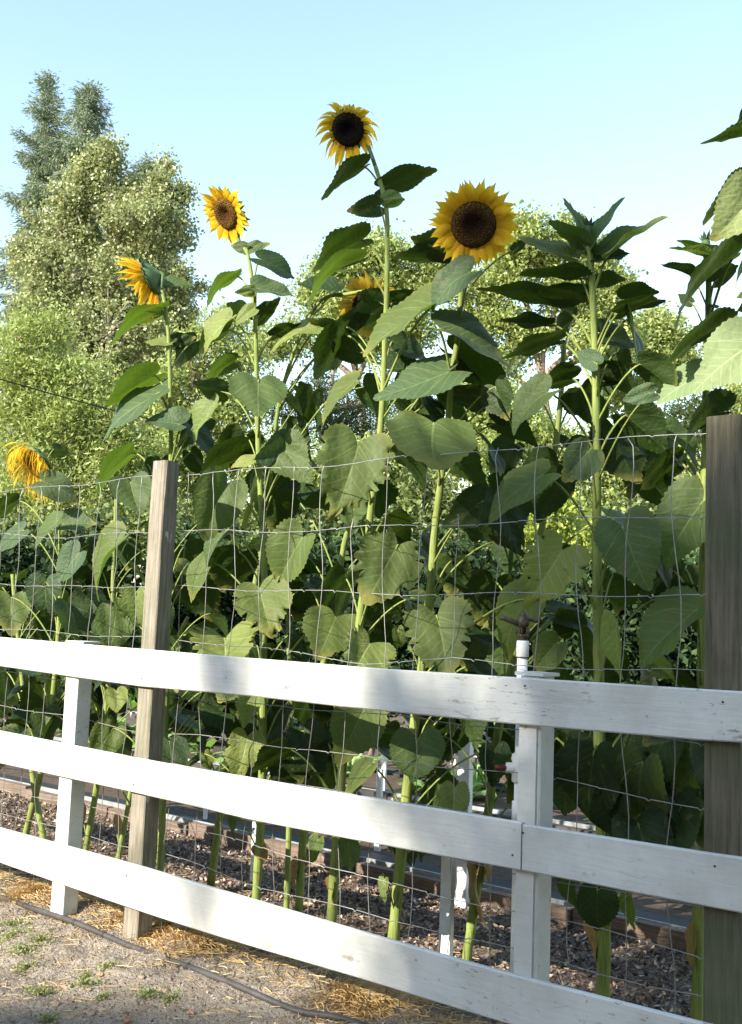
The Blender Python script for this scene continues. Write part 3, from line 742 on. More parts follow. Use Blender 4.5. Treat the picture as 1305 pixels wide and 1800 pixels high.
            for k in range(K+1):
                f = k/K
                ct = math.cos(tw*f); st_ = math.sin(tw*f); nn = dirn.cross(tg).normalized()
                wdir = (tg*ct+nn*st_); ww = w_*prof[k]*(1-.35*wilt)
                vs += [prev-wdir*ww, prev+nn*ww*.28, prev+wdir*ww]; uvs += [(0, f), (.5, f), (1, f)]
                dirn = (dirn+V3((0, 0, -1))*gz*.28*(1 if k else .5)+tg*side*.3+n*rr.uniform(-.12, .12)).normalized()
                prev = prev+dirn*(L/K)
            me = bpy.data.meshes.new('petal'); me.from_pydata([tuple(v) for v in vs], [], [(3*k+j, 3*k+j+1, 3*k+j+4, 3*k+j+3) for k in range(K) for j in (0, 1)])
            uvl = me.uv_layers.new(name='UVMap')
            for l in me.loops: uvl.data[l.index].uv = uvs[l.vertex_index]
            link('petal', me, M[pm], head)
        return head
    def bud(s, px, py, rpx, spikes=9):
        rr = s.rr; c = hit(px, py, s.P[-1].y); r = rpx*depth(c)/FOC; mb = MB()
        t = (s.P[-1]-s.P[-4]).normalized()
        mb.tube([s.P[-1]-t*.01, s.P[-1]+t*r*.5, c, c+t*r*.8], [.009, r*.7, r*.85, r*.3], 12)
        b = mb.build('flower_bud', M['bract'], s.root)
        for i in range(spikes):
            a = 6.283*i/spikes; d = (V3((math.cos(a), math.sin(a), 0))*rr.uniform(.5, .9)+V3((0, 0, 1))).normalized(); tg = d.cross(V3((0, 0, 1))).normalized()
            o = c+V3((math.cos(a), math.sin(a), 0))*r*.5; L = r*rr.uniform(1.4, 2.3); w_ = r*.35
            mb = MB(); mb.add([o-tg*w_*.6, o+tg*w_*.6, o+d*L*.5+tg*w_, o+d*L, o+d*L*.5-tg*w_], [(0, 1, 2, 4), (4, 2, 3)]); mb.build('bract', M['bract'], b)

PL = {}
def plant(key, *a, **k): PL[key] = Plant(key, *a, **k); return PL[key]
plant('E', 'tallest sunflower, its wilting drooping head highest in the sky', [(660,292),(670,325),(680,372),(681,440),(680,520),(677,600),(673,700),(665,800),(652,900),(638,1050),(612,1250),(590,1500),(583,1622)], [.5]*13, .021, .0085)
plant('F', 'sunflower with the largest full bright bloom, right of the tallest one', [(826,470),(818,492),(811,520),(804,600),(796,650),(788,740),(775,850),(765,930),(757,1030),(742,1170),(728,1280),(715,1400),(692,1650)], .42, .022, .009)
plant('C', 'tall sunflower whose bright tan-centred bloom faces left against the sky', [(425,432),(436,448),(444,500),(450,590),(452,700),(455,800),(460,900),(466,1040),(463,1150),(461,1380),(450,1590)], .5, .020, .008)
plant('B', 'sunflower whose side-on bloom turns its green back to the camera, behind the left grey post', [(285,512),(291,540),(297,600),(300,700),(301,800),(296,1000),(290,1300),(282,1536)], .5, .018, .0085)
plant('A', 'low sunflower at the left edge with a crumpled wilted yellow head', [(70,830),(90,860),(104,900),(106,980),(104,1100),(84,1300),(46,1465)], .55, .018, .008)
plant('D', 'leaning sunflower with a dark-centred head half hidden behind the tallest stem', [(640,512),(612,517),(565,528),(528,592),(507,650),(490,715),(476,830),(462,950),(440,1080),(405,1300),(370,1560)], [.75]*11, .020, .008)
plant('G', 'sunflower still in bud with pointed leaves at its top, right of the largest bloom', [(1033,425),(1038,450),(1042,520),(1046,620),(1049,780),(1050,1000),(1053,1180),(1054,1310),(1062,1600),(1060,1745)], .45, .022, .010)
plant('H', 'sunflower without a visible head leaning behind the white riser pipe', [(992,600),(986,700),(975,800),(958,900),(935,1020),(905,1150),(875,1290),(862,1400),(845,1520),(820,1685)], .70, .019, .009)
plant('I', 'pale-stemmed sunflower in bud against the sky at the right, behind the dark post', [(1243,455),(1246,500),(1244,600),(1241,700),(1238,900),(1232,1300),(1226,1785)], .62, .019, .009)
plant('J', 'headless sunflower stem between the two tallest plants, low in the middle', [(640,860),(622,900),(605,960),(594,1030),(578,1120),(555,1250),(535,1450),(525,1606)], .72, .019, .012)
plant('K', 'sunflower left of the left grey post, its upper part lost among leaves', [(205,870),(200,1000),(195,1150),(175,1350),(152,1488)], .72, .017, .010)
plant('Q', 'sunflower at the right edge of the photo with big pale leaves', [(1345,120),(1338,300),(1335,500),(1338,800),(1345,1200),(1350,1900)], .34, .020, .010)
plant('S', 'leafy sunflower stem farthest left behind the white rails', [(22,1010),(30,1100),(45,1250),(60,1380),(76,1470)], .75, .017, .010)
plant('T', 'slender sunflower right beside the left grey post at its foot', [(330,1085),(300,1150),(250,1300),(208,1512)], .74, .013, .008)
plant('N', 'low sunflower whose small wilted flower peeks out from behind a leaf at mid height', [(497,982),(503,1030),(508,1150),(512,1300),(505,1560)], .80, .014, .008)
for k, n, z0, z1 in (('E', 12, 1.1, 2.3), ('F', 12, .9, 2.2), ('C', 13, .8, 2.2), ('B', 13, .75, 2.1), ('A', 12, .65, 1.6), ('D', 17, .75, 2.25), ('G', 14, .7, 2.3), ('H', 17, .65, 2.15), ('I', 10, .75, 2.0), ('J', 14, .6, 1.6), ('K', 17, .65, 1.6), ('S', 15, .65, 1.45), ('Q', 3, 1.2, 1.9), ('T', 6, .7, 1.2)):
    PL[k].fill(n, z0, z1)

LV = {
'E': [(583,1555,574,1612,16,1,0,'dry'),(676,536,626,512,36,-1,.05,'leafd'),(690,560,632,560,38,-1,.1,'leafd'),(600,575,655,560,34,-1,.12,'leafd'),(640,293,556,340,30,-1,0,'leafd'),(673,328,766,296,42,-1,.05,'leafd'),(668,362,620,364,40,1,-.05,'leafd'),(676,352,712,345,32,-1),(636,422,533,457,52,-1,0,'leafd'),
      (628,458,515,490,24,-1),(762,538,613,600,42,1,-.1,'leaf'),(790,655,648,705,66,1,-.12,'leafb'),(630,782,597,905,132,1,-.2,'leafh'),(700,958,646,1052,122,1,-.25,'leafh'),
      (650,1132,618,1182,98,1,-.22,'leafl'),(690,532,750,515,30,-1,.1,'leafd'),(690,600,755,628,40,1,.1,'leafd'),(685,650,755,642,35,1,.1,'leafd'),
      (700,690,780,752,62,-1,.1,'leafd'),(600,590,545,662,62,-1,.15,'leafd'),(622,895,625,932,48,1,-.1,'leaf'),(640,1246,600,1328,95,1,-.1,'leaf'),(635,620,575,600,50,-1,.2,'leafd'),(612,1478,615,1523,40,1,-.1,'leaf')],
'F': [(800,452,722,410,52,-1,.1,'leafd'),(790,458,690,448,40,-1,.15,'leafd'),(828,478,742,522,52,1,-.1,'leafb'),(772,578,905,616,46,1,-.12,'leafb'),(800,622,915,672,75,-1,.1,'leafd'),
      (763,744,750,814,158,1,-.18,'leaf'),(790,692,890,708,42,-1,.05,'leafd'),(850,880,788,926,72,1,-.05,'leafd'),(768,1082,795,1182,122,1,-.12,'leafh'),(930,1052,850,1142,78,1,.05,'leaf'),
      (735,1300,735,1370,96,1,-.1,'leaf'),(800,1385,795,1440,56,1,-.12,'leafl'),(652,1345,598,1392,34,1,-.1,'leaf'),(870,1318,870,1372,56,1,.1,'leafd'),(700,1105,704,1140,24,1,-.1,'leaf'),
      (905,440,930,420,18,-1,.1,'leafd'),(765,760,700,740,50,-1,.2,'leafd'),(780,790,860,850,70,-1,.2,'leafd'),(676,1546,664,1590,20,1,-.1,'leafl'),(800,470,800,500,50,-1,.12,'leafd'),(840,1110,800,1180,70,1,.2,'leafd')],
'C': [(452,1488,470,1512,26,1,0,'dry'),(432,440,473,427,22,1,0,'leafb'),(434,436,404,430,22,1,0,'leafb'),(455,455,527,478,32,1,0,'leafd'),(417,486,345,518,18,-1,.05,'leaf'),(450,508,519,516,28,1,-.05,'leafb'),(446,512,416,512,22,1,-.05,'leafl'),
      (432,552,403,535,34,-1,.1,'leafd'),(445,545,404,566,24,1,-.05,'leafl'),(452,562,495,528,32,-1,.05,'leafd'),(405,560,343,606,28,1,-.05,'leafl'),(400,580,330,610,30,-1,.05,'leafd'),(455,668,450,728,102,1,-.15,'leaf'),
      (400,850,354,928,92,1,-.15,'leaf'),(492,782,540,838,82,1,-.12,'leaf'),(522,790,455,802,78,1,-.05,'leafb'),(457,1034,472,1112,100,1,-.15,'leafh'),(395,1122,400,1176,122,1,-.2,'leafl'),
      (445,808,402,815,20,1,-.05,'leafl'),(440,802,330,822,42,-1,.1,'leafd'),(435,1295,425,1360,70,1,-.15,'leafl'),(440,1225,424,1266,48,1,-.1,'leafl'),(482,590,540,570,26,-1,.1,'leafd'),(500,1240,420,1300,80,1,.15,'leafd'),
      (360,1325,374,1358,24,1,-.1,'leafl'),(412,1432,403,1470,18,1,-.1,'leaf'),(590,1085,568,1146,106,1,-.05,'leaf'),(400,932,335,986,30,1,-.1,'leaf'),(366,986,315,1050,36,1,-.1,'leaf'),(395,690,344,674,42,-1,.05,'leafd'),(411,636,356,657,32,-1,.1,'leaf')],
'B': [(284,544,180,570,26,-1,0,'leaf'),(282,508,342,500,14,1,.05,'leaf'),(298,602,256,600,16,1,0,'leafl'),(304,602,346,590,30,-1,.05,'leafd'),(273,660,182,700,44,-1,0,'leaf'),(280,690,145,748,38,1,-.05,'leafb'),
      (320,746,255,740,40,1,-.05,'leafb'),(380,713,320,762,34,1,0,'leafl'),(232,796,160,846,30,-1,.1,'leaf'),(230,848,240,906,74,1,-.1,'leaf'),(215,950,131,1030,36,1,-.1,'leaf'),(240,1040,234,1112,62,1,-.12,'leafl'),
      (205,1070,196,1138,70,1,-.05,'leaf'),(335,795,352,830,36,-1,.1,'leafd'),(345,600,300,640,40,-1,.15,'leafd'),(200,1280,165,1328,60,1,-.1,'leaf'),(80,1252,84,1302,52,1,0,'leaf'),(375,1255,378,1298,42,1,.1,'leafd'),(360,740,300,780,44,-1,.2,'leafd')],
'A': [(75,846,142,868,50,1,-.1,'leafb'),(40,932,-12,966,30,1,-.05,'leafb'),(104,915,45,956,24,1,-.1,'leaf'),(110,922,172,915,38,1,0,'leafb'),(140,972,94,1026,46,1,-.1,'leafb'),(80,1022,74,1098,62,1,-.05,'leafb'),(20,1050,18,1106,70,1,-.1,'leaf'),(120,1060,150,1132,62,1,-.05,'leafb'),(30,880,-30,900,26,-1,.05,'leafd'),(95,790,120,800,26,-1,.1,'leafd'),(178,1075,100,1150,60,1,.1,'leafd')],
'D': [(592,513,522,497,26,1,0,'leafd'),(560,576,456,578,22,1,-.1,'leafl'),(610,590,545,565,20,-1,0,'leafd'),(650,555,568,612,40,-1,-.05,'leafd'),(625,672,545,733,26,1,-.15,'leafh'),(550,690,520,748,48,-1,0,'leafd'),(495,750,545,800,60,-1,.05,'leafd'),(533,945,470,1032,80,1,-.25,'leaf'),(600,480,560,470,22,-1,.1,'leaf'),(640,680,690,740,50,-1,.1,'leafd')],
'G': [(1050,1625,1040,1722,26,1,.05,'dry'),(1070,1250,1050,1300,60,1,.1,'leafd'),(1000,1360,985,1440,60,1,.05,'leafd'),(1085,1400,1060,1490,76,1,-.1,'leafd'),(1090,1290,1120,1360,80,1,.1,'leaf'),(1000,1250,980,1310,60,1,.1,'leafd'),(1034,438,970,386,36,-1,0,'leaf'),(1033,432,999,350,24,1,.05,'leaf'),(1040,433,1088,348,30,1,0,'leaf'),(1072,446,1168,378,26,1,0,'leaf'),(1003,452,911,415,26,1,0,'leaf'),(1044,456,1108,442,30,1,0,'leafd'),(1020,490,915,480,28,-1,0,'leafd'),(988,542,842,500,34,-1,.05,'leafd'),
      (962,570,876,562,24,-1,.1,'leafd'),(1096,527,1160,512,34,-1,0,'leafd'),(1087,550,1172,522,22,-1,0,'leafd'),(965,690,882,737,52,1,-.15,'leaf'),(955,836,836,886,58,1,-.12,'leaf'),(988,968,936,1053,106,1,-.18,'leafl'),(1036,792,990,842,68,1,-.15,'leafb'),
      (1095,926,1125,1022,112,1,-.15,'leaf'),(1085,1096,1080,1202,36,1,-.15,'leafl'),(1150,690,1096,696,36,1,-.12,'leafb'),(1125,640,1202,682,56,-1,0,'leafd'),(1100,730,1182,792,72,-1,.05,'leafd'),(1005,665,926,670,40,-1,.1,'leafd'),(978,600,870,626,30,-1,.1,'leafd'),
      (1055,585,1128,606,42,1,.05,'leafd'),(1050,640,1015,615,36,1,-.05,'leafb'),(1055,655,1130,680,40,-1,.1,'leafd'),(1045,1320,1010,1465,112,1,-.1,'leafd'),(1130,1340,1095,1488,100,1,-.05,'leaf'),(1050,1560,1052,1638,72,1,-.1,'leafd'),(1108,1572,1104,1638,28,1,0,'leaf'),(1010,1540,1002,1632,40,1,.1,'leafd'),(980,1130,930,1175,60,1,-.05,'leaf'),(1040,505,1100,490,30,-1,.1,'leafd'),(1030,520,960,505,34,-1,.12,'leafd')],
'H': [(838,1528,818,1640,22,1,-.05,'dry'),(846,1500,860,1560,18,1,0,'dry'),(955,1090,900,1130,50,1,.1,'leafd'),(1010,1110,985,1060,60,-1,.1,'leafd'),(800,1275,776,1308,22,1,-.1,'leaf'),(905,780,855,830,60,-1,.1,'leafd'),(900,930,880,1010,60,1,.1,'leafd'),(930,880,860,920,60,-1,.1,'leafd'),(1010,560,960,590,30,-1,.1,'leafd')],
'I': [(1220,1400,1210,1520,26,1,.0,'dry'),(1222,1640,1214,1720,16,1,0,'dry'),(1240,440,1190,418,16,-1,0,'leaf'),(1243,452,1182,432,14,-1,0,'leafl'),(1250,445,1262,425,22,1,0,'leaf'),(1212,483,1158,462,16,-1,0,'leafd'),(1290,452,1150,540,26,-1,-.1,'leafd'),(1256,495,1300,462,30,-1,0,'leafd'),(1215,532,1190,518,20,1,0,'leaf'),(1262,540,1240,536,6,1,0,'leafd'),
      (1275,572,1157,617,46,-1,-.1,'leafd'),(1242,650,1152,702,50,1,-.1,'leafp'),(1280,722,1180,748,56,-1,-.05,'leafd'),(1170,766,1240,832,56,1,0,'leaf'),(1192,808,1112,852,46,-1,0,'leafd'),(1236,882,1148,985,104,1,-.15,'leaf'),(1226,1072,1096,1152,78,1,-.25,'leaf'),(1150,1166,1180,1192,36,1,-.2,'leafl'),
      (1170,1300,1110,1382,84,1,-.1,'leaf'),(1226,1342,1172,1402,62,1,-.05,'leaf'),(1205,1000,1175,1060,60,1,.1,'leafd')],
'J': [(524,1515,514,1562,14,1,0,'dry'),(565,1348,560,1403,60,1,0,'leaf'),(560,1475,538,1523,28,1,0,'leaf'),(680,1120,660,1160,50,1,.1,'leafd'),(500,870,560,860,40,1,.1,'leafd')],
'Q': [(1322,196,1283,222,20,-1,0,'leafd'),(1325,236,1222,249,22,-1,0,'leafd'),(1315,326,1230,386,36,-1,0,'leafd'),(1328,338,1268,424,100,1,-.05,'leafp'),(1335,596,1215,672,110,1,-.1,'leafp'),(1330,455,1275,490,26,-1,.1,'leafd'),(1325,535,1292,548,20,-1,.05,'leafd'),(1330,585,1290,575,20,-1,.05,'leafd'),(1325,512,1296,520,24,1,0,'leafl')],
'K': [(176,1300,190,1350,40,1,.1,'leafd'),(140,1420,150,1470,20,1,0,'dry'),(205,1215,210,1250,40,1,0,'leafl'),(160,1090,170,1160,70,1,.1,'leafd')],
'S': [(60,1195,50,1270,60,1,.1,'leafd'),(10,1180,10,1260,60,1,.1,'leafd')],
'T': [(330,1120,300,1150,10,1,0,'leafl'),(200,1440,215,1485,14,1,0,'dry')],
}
for k, n, z0, z1 in (('G', 7, .5, .95), ('H', 8, .5, .95), ('I', 6, .6, 1.0), ('F', 6, .5, .95), ('E', 7, .5, .95), ('C', 7, .5, .95), ('D', 8, .5, .95), ('J', 7, .5, .9), ('B', 5, .55, .95), ('K', 7, .5, .95), ('S', 7, .5, .95), ('T', 5, .5, .9), ('A', 5, .5, .95)): PL[k].fill(n, z0, z1, size=(.15, .22), behind=False)
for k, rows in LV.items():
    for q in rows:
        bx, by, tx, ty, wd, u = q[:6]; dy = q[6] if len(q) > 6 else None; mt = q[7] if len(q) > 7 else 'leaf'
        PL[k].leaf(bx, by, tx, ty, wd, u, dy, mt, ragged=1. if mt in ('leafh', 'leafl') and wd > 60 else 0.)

PL['E'].flower(612, 228, 30, (-.30, -.22, .9), 'discd', 32, 1.3, .45, .75, dy=-.06, brl=.6, label='wilting flower head, petals hanging, centre nearly black')
PL['F'].flower(833, 395, 41, (.02, -.10, 1), 'disc', 50, .86, .04, .12, dy=-.10, label='large fresh flower head facing the camera')
PL['C'].flower(397, 376, 29, (-.68, -.26, .66), 'discl', 36, .92, .12, .22, dy=-.06, label='flower head facing left with a tan centre')
PL['B'].flower(262, 492, 28, (-.86, -.42, -.16), 'disc', 44, 1.5, .04, .15, dy=-.02, cone=.75, brl=.7, label='flower head seen from the side and behind')
PL['A'].flower(60, 815, 30, (-.60, -.42, .55), 'petalheart', 120, 1.5, .40, 2.0, dy=-.05, brl=.4, cone=.2, label='crumpled wilted flower head')
PL['N'].flower(488, 966, 11, (-.55, .1, .8), 'disc', 24, 1.2, .2, .7, dy=-.02, label='small wilted flower peeking out from behind a leaf')
PL['D'].flower(648, 538, 29, (.10, -.18, .95), 'discd', 34, 1.1, .1, .35, dy=.22, pm='petal_shaded', label='flower head half hidden by leaves')
PL['G'].bud(1035, 400, 9); PL['I'].bud(1241, 425, 9)

# ------------------------------------------------------------ trees and shrubs
def tree(name, label, cat, foot, blobs, d, mat, nclus, per, rc, size, bark='bark', up=.3, aspect=.6, tr=.16, trunk=True, limbs=7, shell=.35, group=None, bend=0., tail=None, spread=1.):
    """foot: picture x of the trunk; blobs: (px, py, radius px[, extra depth]) at depth d"""
    F0 = far(foot[0], 1085, d); f = V3((F0.x, F0.y, 0))
    root = tag(empty(name, f), label, cat, group)
    B = [(far(b[0], b[1], d+(b[3] if len(b) > 3 else rng.uniform(-.5, .5)*b[2]*d/FOC*spread)), b[2]*d/FOC) for b in blobs]
    sat = []
    for c_, r_ in B:
        for q in range(5):
            dv = rng.normal(size=3); dv /= np.linalg.norm(dv); dv[2] = abs(dv[2])*.8-.1
            sat.append((c_+V3(dv)*r_*rng.uniform(.8, 1.3), r_*rng.uniform(.12, .34)))
    pts, tint, tc = blob_points(B+sat, nclus, per, rc, shell=shell)
    cards('crown', pts, size*1.1, M[mat], root, aspect, tint, up, bend=bend)
    if trunk:
        top = far(foot[1], foot[2], d); mb = MB(); n = 12
        P = [f.lerp(top, i/n)+V3((.12*math.sin(i*1.1), .1*math.cos(i*.9), 0))*(1 if 0 < i < n else 0) for i in range(n+1)]; P[0].z = -.4
        mb.tube(P, [tr*(1-.8*i/n) for i in range(n+1)], 9)
        for j in range(limbs):
            c, r = B[int(rng.integers(len(B)))]; a = P[min(n, max(2, int(n*min(.95, max(.15, (c.z-r)/max(1, top.z))))))]
            m = a.lerp(c, .5)+V3((0, 0, .12*r)); pp = smooth_pts([a, m, c, c+V3((rng.uniform(-.6, .6)*r, rng.uniform(-.6, .6)*r, .6*r))], 4)
            mb.tube(pp, [tr*.45*(1-.85*i/len(pp)) for i in range(len(pp))], 6)
        for j in range(min(260, len(tc)//6)):
            q = V3(tc[int(rng.integers(len(tc)))]); c = min(B, key=lambda b: (b[0]-q).length)[0]
            mb.tube([c, c.lerp(q, .5)+V3((0, 0, .05*(q-c).length)), q], [tr*.12, tr*.07, tr*.03], 4, cap=False)
        mb.build('trunk', M[bark], root)
    return root
M['m_poplar'] = m_cards('poplar_leaves', (.085, .105, .040), (.29, .33, .15), (.36, .40, .14), .3, .42, .35, (.58, .60, .42))
M['m_fir'] = m_cards('conifer_needles', (.08, .11, .085), (.20, .25, .17), (.18, .26, .10), .25, .6)
M['m_willow'] = m_cards('light_green_leaves', (.12, .155, .045), (.30, .36, .11), (.42, .50, .12), .35, .5, .3, (.46, .50, .20))
M['m_pine'] = m_cards('yellowish_green_leaves', (.13, .16, .05), (.30, .36, .12), (.40, .48, .12), .3, .5, .3, (.46, .52, .22))
M['m_shrub'] = m_cards('shaded_shrub_leaves', (.011, .024, .010), (.032, .060, .022), (.05, .10, .02), .12, .7, .12, (.10, .15, .05))  # shade over the shrubs is put into this dark leaf colour
M['m_low'] = m_cards('low_tree_leaves', (.06, .085, .03), (.17, .21, .07), (.22, .28, .06), .25, .5, .3, (.28, .33, .12))
M['m_bright'] = m_cards('bright_green_leaves', (.15, .20, .04), (.38, .44, .09), (.5, .6, .1), .35)
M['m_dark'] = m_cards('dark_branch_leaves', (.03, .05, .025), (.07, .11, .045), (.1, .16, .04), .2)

def conifer(label, tops, foot, d, hw, seed, ybase=1000, dens=1.0, curve=None):
    """tops: (px, py) leader; hw: half width in px as a function of how far down the leader"""
    rr = random.Random(seed); x0, y0 = tops; x1 = foot
    f3 = far(x1, 1085, d); f3.z = 0; top = far(x0, y0, d); root = tag(empty('conifer_tree', f3), label, 'tree', 'tall conifers on the left')
    mb = MB(); n = 14
    ax = [f3.lerp(top, i/n) for i in range(n+1)]
    if curve: ax = [far(x0+(x1-x0)*((1-i/n)**curve), 1085+(y0-1085)*i/n, d) for i in range(n+1)]
    ax[0].z = -.3
    mb.tube(ax, [.30*(1-.93*i/n) for i in range(n+1)], 8)
    pos = []; axs = []; tint = []
    def at(t):
        i = min(n-1, int(t*n)); return ax[i].lerp(ax[i+1], t*n-i)
    z = 0.
    pxm = d/FOC
    while z < 1:
        ypx = y0+(ybase-y0)*z; t = (ypx-1085)/(y0-1085); A = at(max(0, t)); R = hw(ypx)*pxm
        for k in range(int(rr.randint(2, 4)*dens)+1):
            a = rr.uniform(0, 6.283); L = R*rr.uniform(.25, 1.15)*(.42+.58*abs(math.sin(ypx*.05+k*1.3))); el = rr.uniform(-.25, .35)+.4*(1-z)*(z < .15)
            dr = V3((math.cos(a), math.sin(a), math.tan(el)*.6)); P = [A+dr*L*s+V3((0, 0, -.10*L*s*s+.10*L*s**3)) for s in (0, .25, .5, .75, 1)]
            mb.tube(P, [.030, .022, .016, .010, .004], 4, cap=False)
            m = max(5, int(L*16))
            for q in range(m):
                s = .12+.88*(q+rr.random())/m; c = A+dr*L*s+V3((0, 0, -.10*L*s*s)); bt = rr.uniform(0, 1)
                sp = .20*(1.15-s)+.07
                for w_ in range(14):
                    o = V3((rr.gauss(0, sp), rr.gauss(0, sp), rr.gauss(-.10, .14)))
                    pos.append(c+o); dv = (dr*.7+o*1.5+V3((0, 0, -.35))); axs.append(dv.normalized()); tint.append(min(1, max(0, .5*bt+rr.uniform(0, .5))))
        z += .016
    cards('crown', np.array([tuple(p) for p in pos]), .21, M['m_fir'], root, .2, np.array(tint), 0, axis=np.array([tuple(p) for p in axs]))
    mb.build('trunk', M['pbark'], root)
conifer('tallest conifer with a narrow top and pale bare trunk at the far left', (86, 138), 30, 46, lambda y: 14+min(52, (y-138)*.42)+max(0, (y-250)*.14), 1, 900, 1.5)
conifer('second conifer with a blunt double top, right beside the tallest one', (158, 155), 135, 44, lambda y: 20+min(62, (y-155)*.62)+max(0, (y-250)*.12), 2, 760, 1.6)
conifer('dark conifer whose branches stick out behind the right side of the poplar', (262, 285), 258, 42, lambda y: 22+min(110, (y-285)*.46), 3, 900, 1.1)

tree('poplar_tree', 'broad poplar with glittering pale olive leaves in front of the conifers', 'tree', (205, 215, 330),
     [(180,300,44),(196,262,22),(150,305,32),(125,350,40),(230,345,36),(288,335,36),(292,290,20),(322,345,20),(110,410,60),(190,400,80),(270,400,62),(312,410,32),(60,470,48),(45,440,26),(140,490,80),(230,500,80),(300,500,42),(90,560,70),(190,590,90),(280,590,56),(130,660,80),(230,680,80),(320,560,26)],
     30, 'm_poplar', 4300, 19, .27, .085, 'pbark', .1, .8, .30, limbs=22, shell=.45)
tree('willow_tree', 'feathery light green tree filling the left edge below the poplar', 'tree', (60, 60, 620),
     [(38,600,44),(92,585,36),(20,650,50),(80,670,60),(150,680,50),(30,730,60),(110,750,70),(190,750,50),(60,820,70),(150,830,60),(230,800,50),(20,900,60),(110,900,70),(210,890,60)],
     20, 'm_willow', 2600, 16, .34, .10, 'bark', .1, .30, .15, limbs=8, shell=.3)
tree('willow_tree', 'lower light green tree between the left grey post and the second bloom', 'tree', (350, 350, 640),
     [(335,620,36),(372,600,34),(405,570,28),(300,690,50),(370,680,50),(430,640,44),(330,760,60),(410,740,60),(280,820,60),(370,840,60),(450,820,50),(300,920,60),(400,930,60)],
     24, 'm_pine', 2000, 16, .36, .10, 'bark', .1, .45, .15, limbs=8, shell=.3)
tree('pine_tree', 'rounded yellowish green tree behind the tallest sunflower stem', 'tree', (640, 630, 500),
     [(555,520,34),(585,480,36),(640,450,44),(690,460,38),(600,560,46),(520,590,36),(660,530,52),(720,510,42),(760,480,32),(480,610,30),(730,580,40),(660,600,40)],
     30, 'm_pine', 1900, 16, .42, .115, 'bark', .2, .5, .2, limbs=10, shell=.35)
tree('oak_tree', 'large spreading oak with open sunlit crown behind the largest bloom', 'tree', (985, 960, 560),
     [(925,415,42),(890,455,44),(950,450,50),(1000,420,34),(1045,460,46),(1080,510,36),(880,510,40),(990,510,48),(1050,545,40),(860,570,40),(930,590,42),(820,520,36),(1030,600,36),(880,640,36),(1100,600,34)],
     28, 'm_pine', 2100, 16, .38, .115, 'bark', .2, .5, .22, limbs=16, shell=.4)
tree('oak_tree', 'lower rounded oak between the bud-topped sunflower and the right edge', 'tree', (1120, 1130, 640),
     [(1150,575,36),(1185,590,30),(1120,600,34),(1200,630,28),(1080,640,30),(1160,640,34),(1110,690,36),(1060,700,30)],
     32, 'm_pine', 900, 16, .42, .12, 'bark', .2, .5, .18, limbs=8, shell=.4)
tree('oak_tree', 'pale green tree rising just behind the top of the dark tall post', 'tree', (1260, 1255, 720),
     [(1230,725,34),(1285,705,36),(1185,735,30),(1310,770,44),(1245,790,44),(1190,800,34),(1290,850,44),(1350,720,40),(1220,860,40)],
     30, 'm_pine', 1100, 16, .40, .115, 'bark', .2, .4, .18, limbs=8, shell=.3)
tree('oak_tree', 'bright low tree seen through the leaves right of the middle', 'tree', (880, 890, 760),
     [(850,720,60),(920,760,60),(980,800,56),(860,820,60),(1060,800,54),(1100,850,46),(940,880,60),(1050,890,50),(880,920,46),(800,780,40)],
     20, 'm_willow', 1900, 16, .34, .085, 'bark', .1, .5, .15, limbs=8, shell=.35)
tree('oak_tree', 'bright low tree seen through the leaves left of the largest bloom stem', 'tree', (650, 650, 800),
     [(650,840,60),(715,850,50),(560,830,50),(600,900,60),(700,920,50),(520,900,46),(480,860,40),(740,780,36)],
     21, 'm_willow', 1500, 16, .34, .085, 'bark', .1, .5, .14, limbs=7, shell=.35)
tree('redwood_tree', 'dark redwood with flat sparse branches against the sky in the middle', 'tree', (590, 590, 630),
     [(560,680,40),(610,720,46),(660,700,40),(570,760,44),(640,770,50),(700,740,40),(520,720,30),(730,690,30),(820,690,30),(880,670,30),(480,730,26)],
     26, 'm_dark', 900, 14, .40, .12, 'bark', .1, .2, .2, limbs=14, shell=.1)
tree('bush', 'bright yellow-green bush lit between the leaves above the riser pipe', 'bush', (950, 950, 950),
     [(950,920,36),(920,950,30),(1000,960,30),(1080,960,34),(980,900,26)], 13, 'm_bright', 500, 16, .24, .055, trunk=False)
for lb, px, bl in (('low bushy tree at the back left of the middle, under the tall oak', 520, [(440,960,60),(520,930,60),(600,970,60),(560,1010,60),(470,1020,50)]),
                   ('low bushy tree at the back behind the stem of the largest bloom', 770, [(700,960,56),(780,930,60),(760,880,44),(840,980,60),(740,1010,60)]),
                   ('low bushy tree at the back behind the riser pipe', 930, [(880,990,50),(940,930,56),(1000,985,56),(960,1020,50),(900,880,40)]),
                   ('low bushy tree at the back beside the dark tall post', 1130, [(1080,960,56),(1140,930,56),(1200,900,50),(1230,960,60),(1160,1000,60),(1060,1010,50)]),
                   ('low bushy tree at the back left, behind the left grey post', 250, [(200,960,60),(290,950,60),(360,980,56),(120,980,60),(40,980,60)])):
    tree('low_tree', lb, 'tree', (px, px, 960), bl, 17, 'm_low', 1300, 14, .30, .085, tr=.06, limbs=5, shell=.3, group='low trees at the back of the garden')
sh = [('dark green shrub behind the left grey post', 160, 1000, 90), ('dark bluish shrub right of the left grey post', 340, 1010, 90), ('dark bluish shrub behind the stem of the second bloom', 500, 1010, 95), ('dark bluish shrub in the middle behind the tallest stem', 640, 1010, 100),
      ('dark bluish shrub behind the stem of the largest bloom', 790, 1015, 105), ('dark bluish shrub behind the riser pipe', 930, 1040, 100), ('dark shrub right of the near white post', 1070, 1050, 105), ('dark shrub beside the dark tall post', 1200, 1050, 110), ('dark shrub at the left edge behind the rails', 10, 1010, 90), ('dark shrub beyond the right edge', 1330, 1060, 110)]
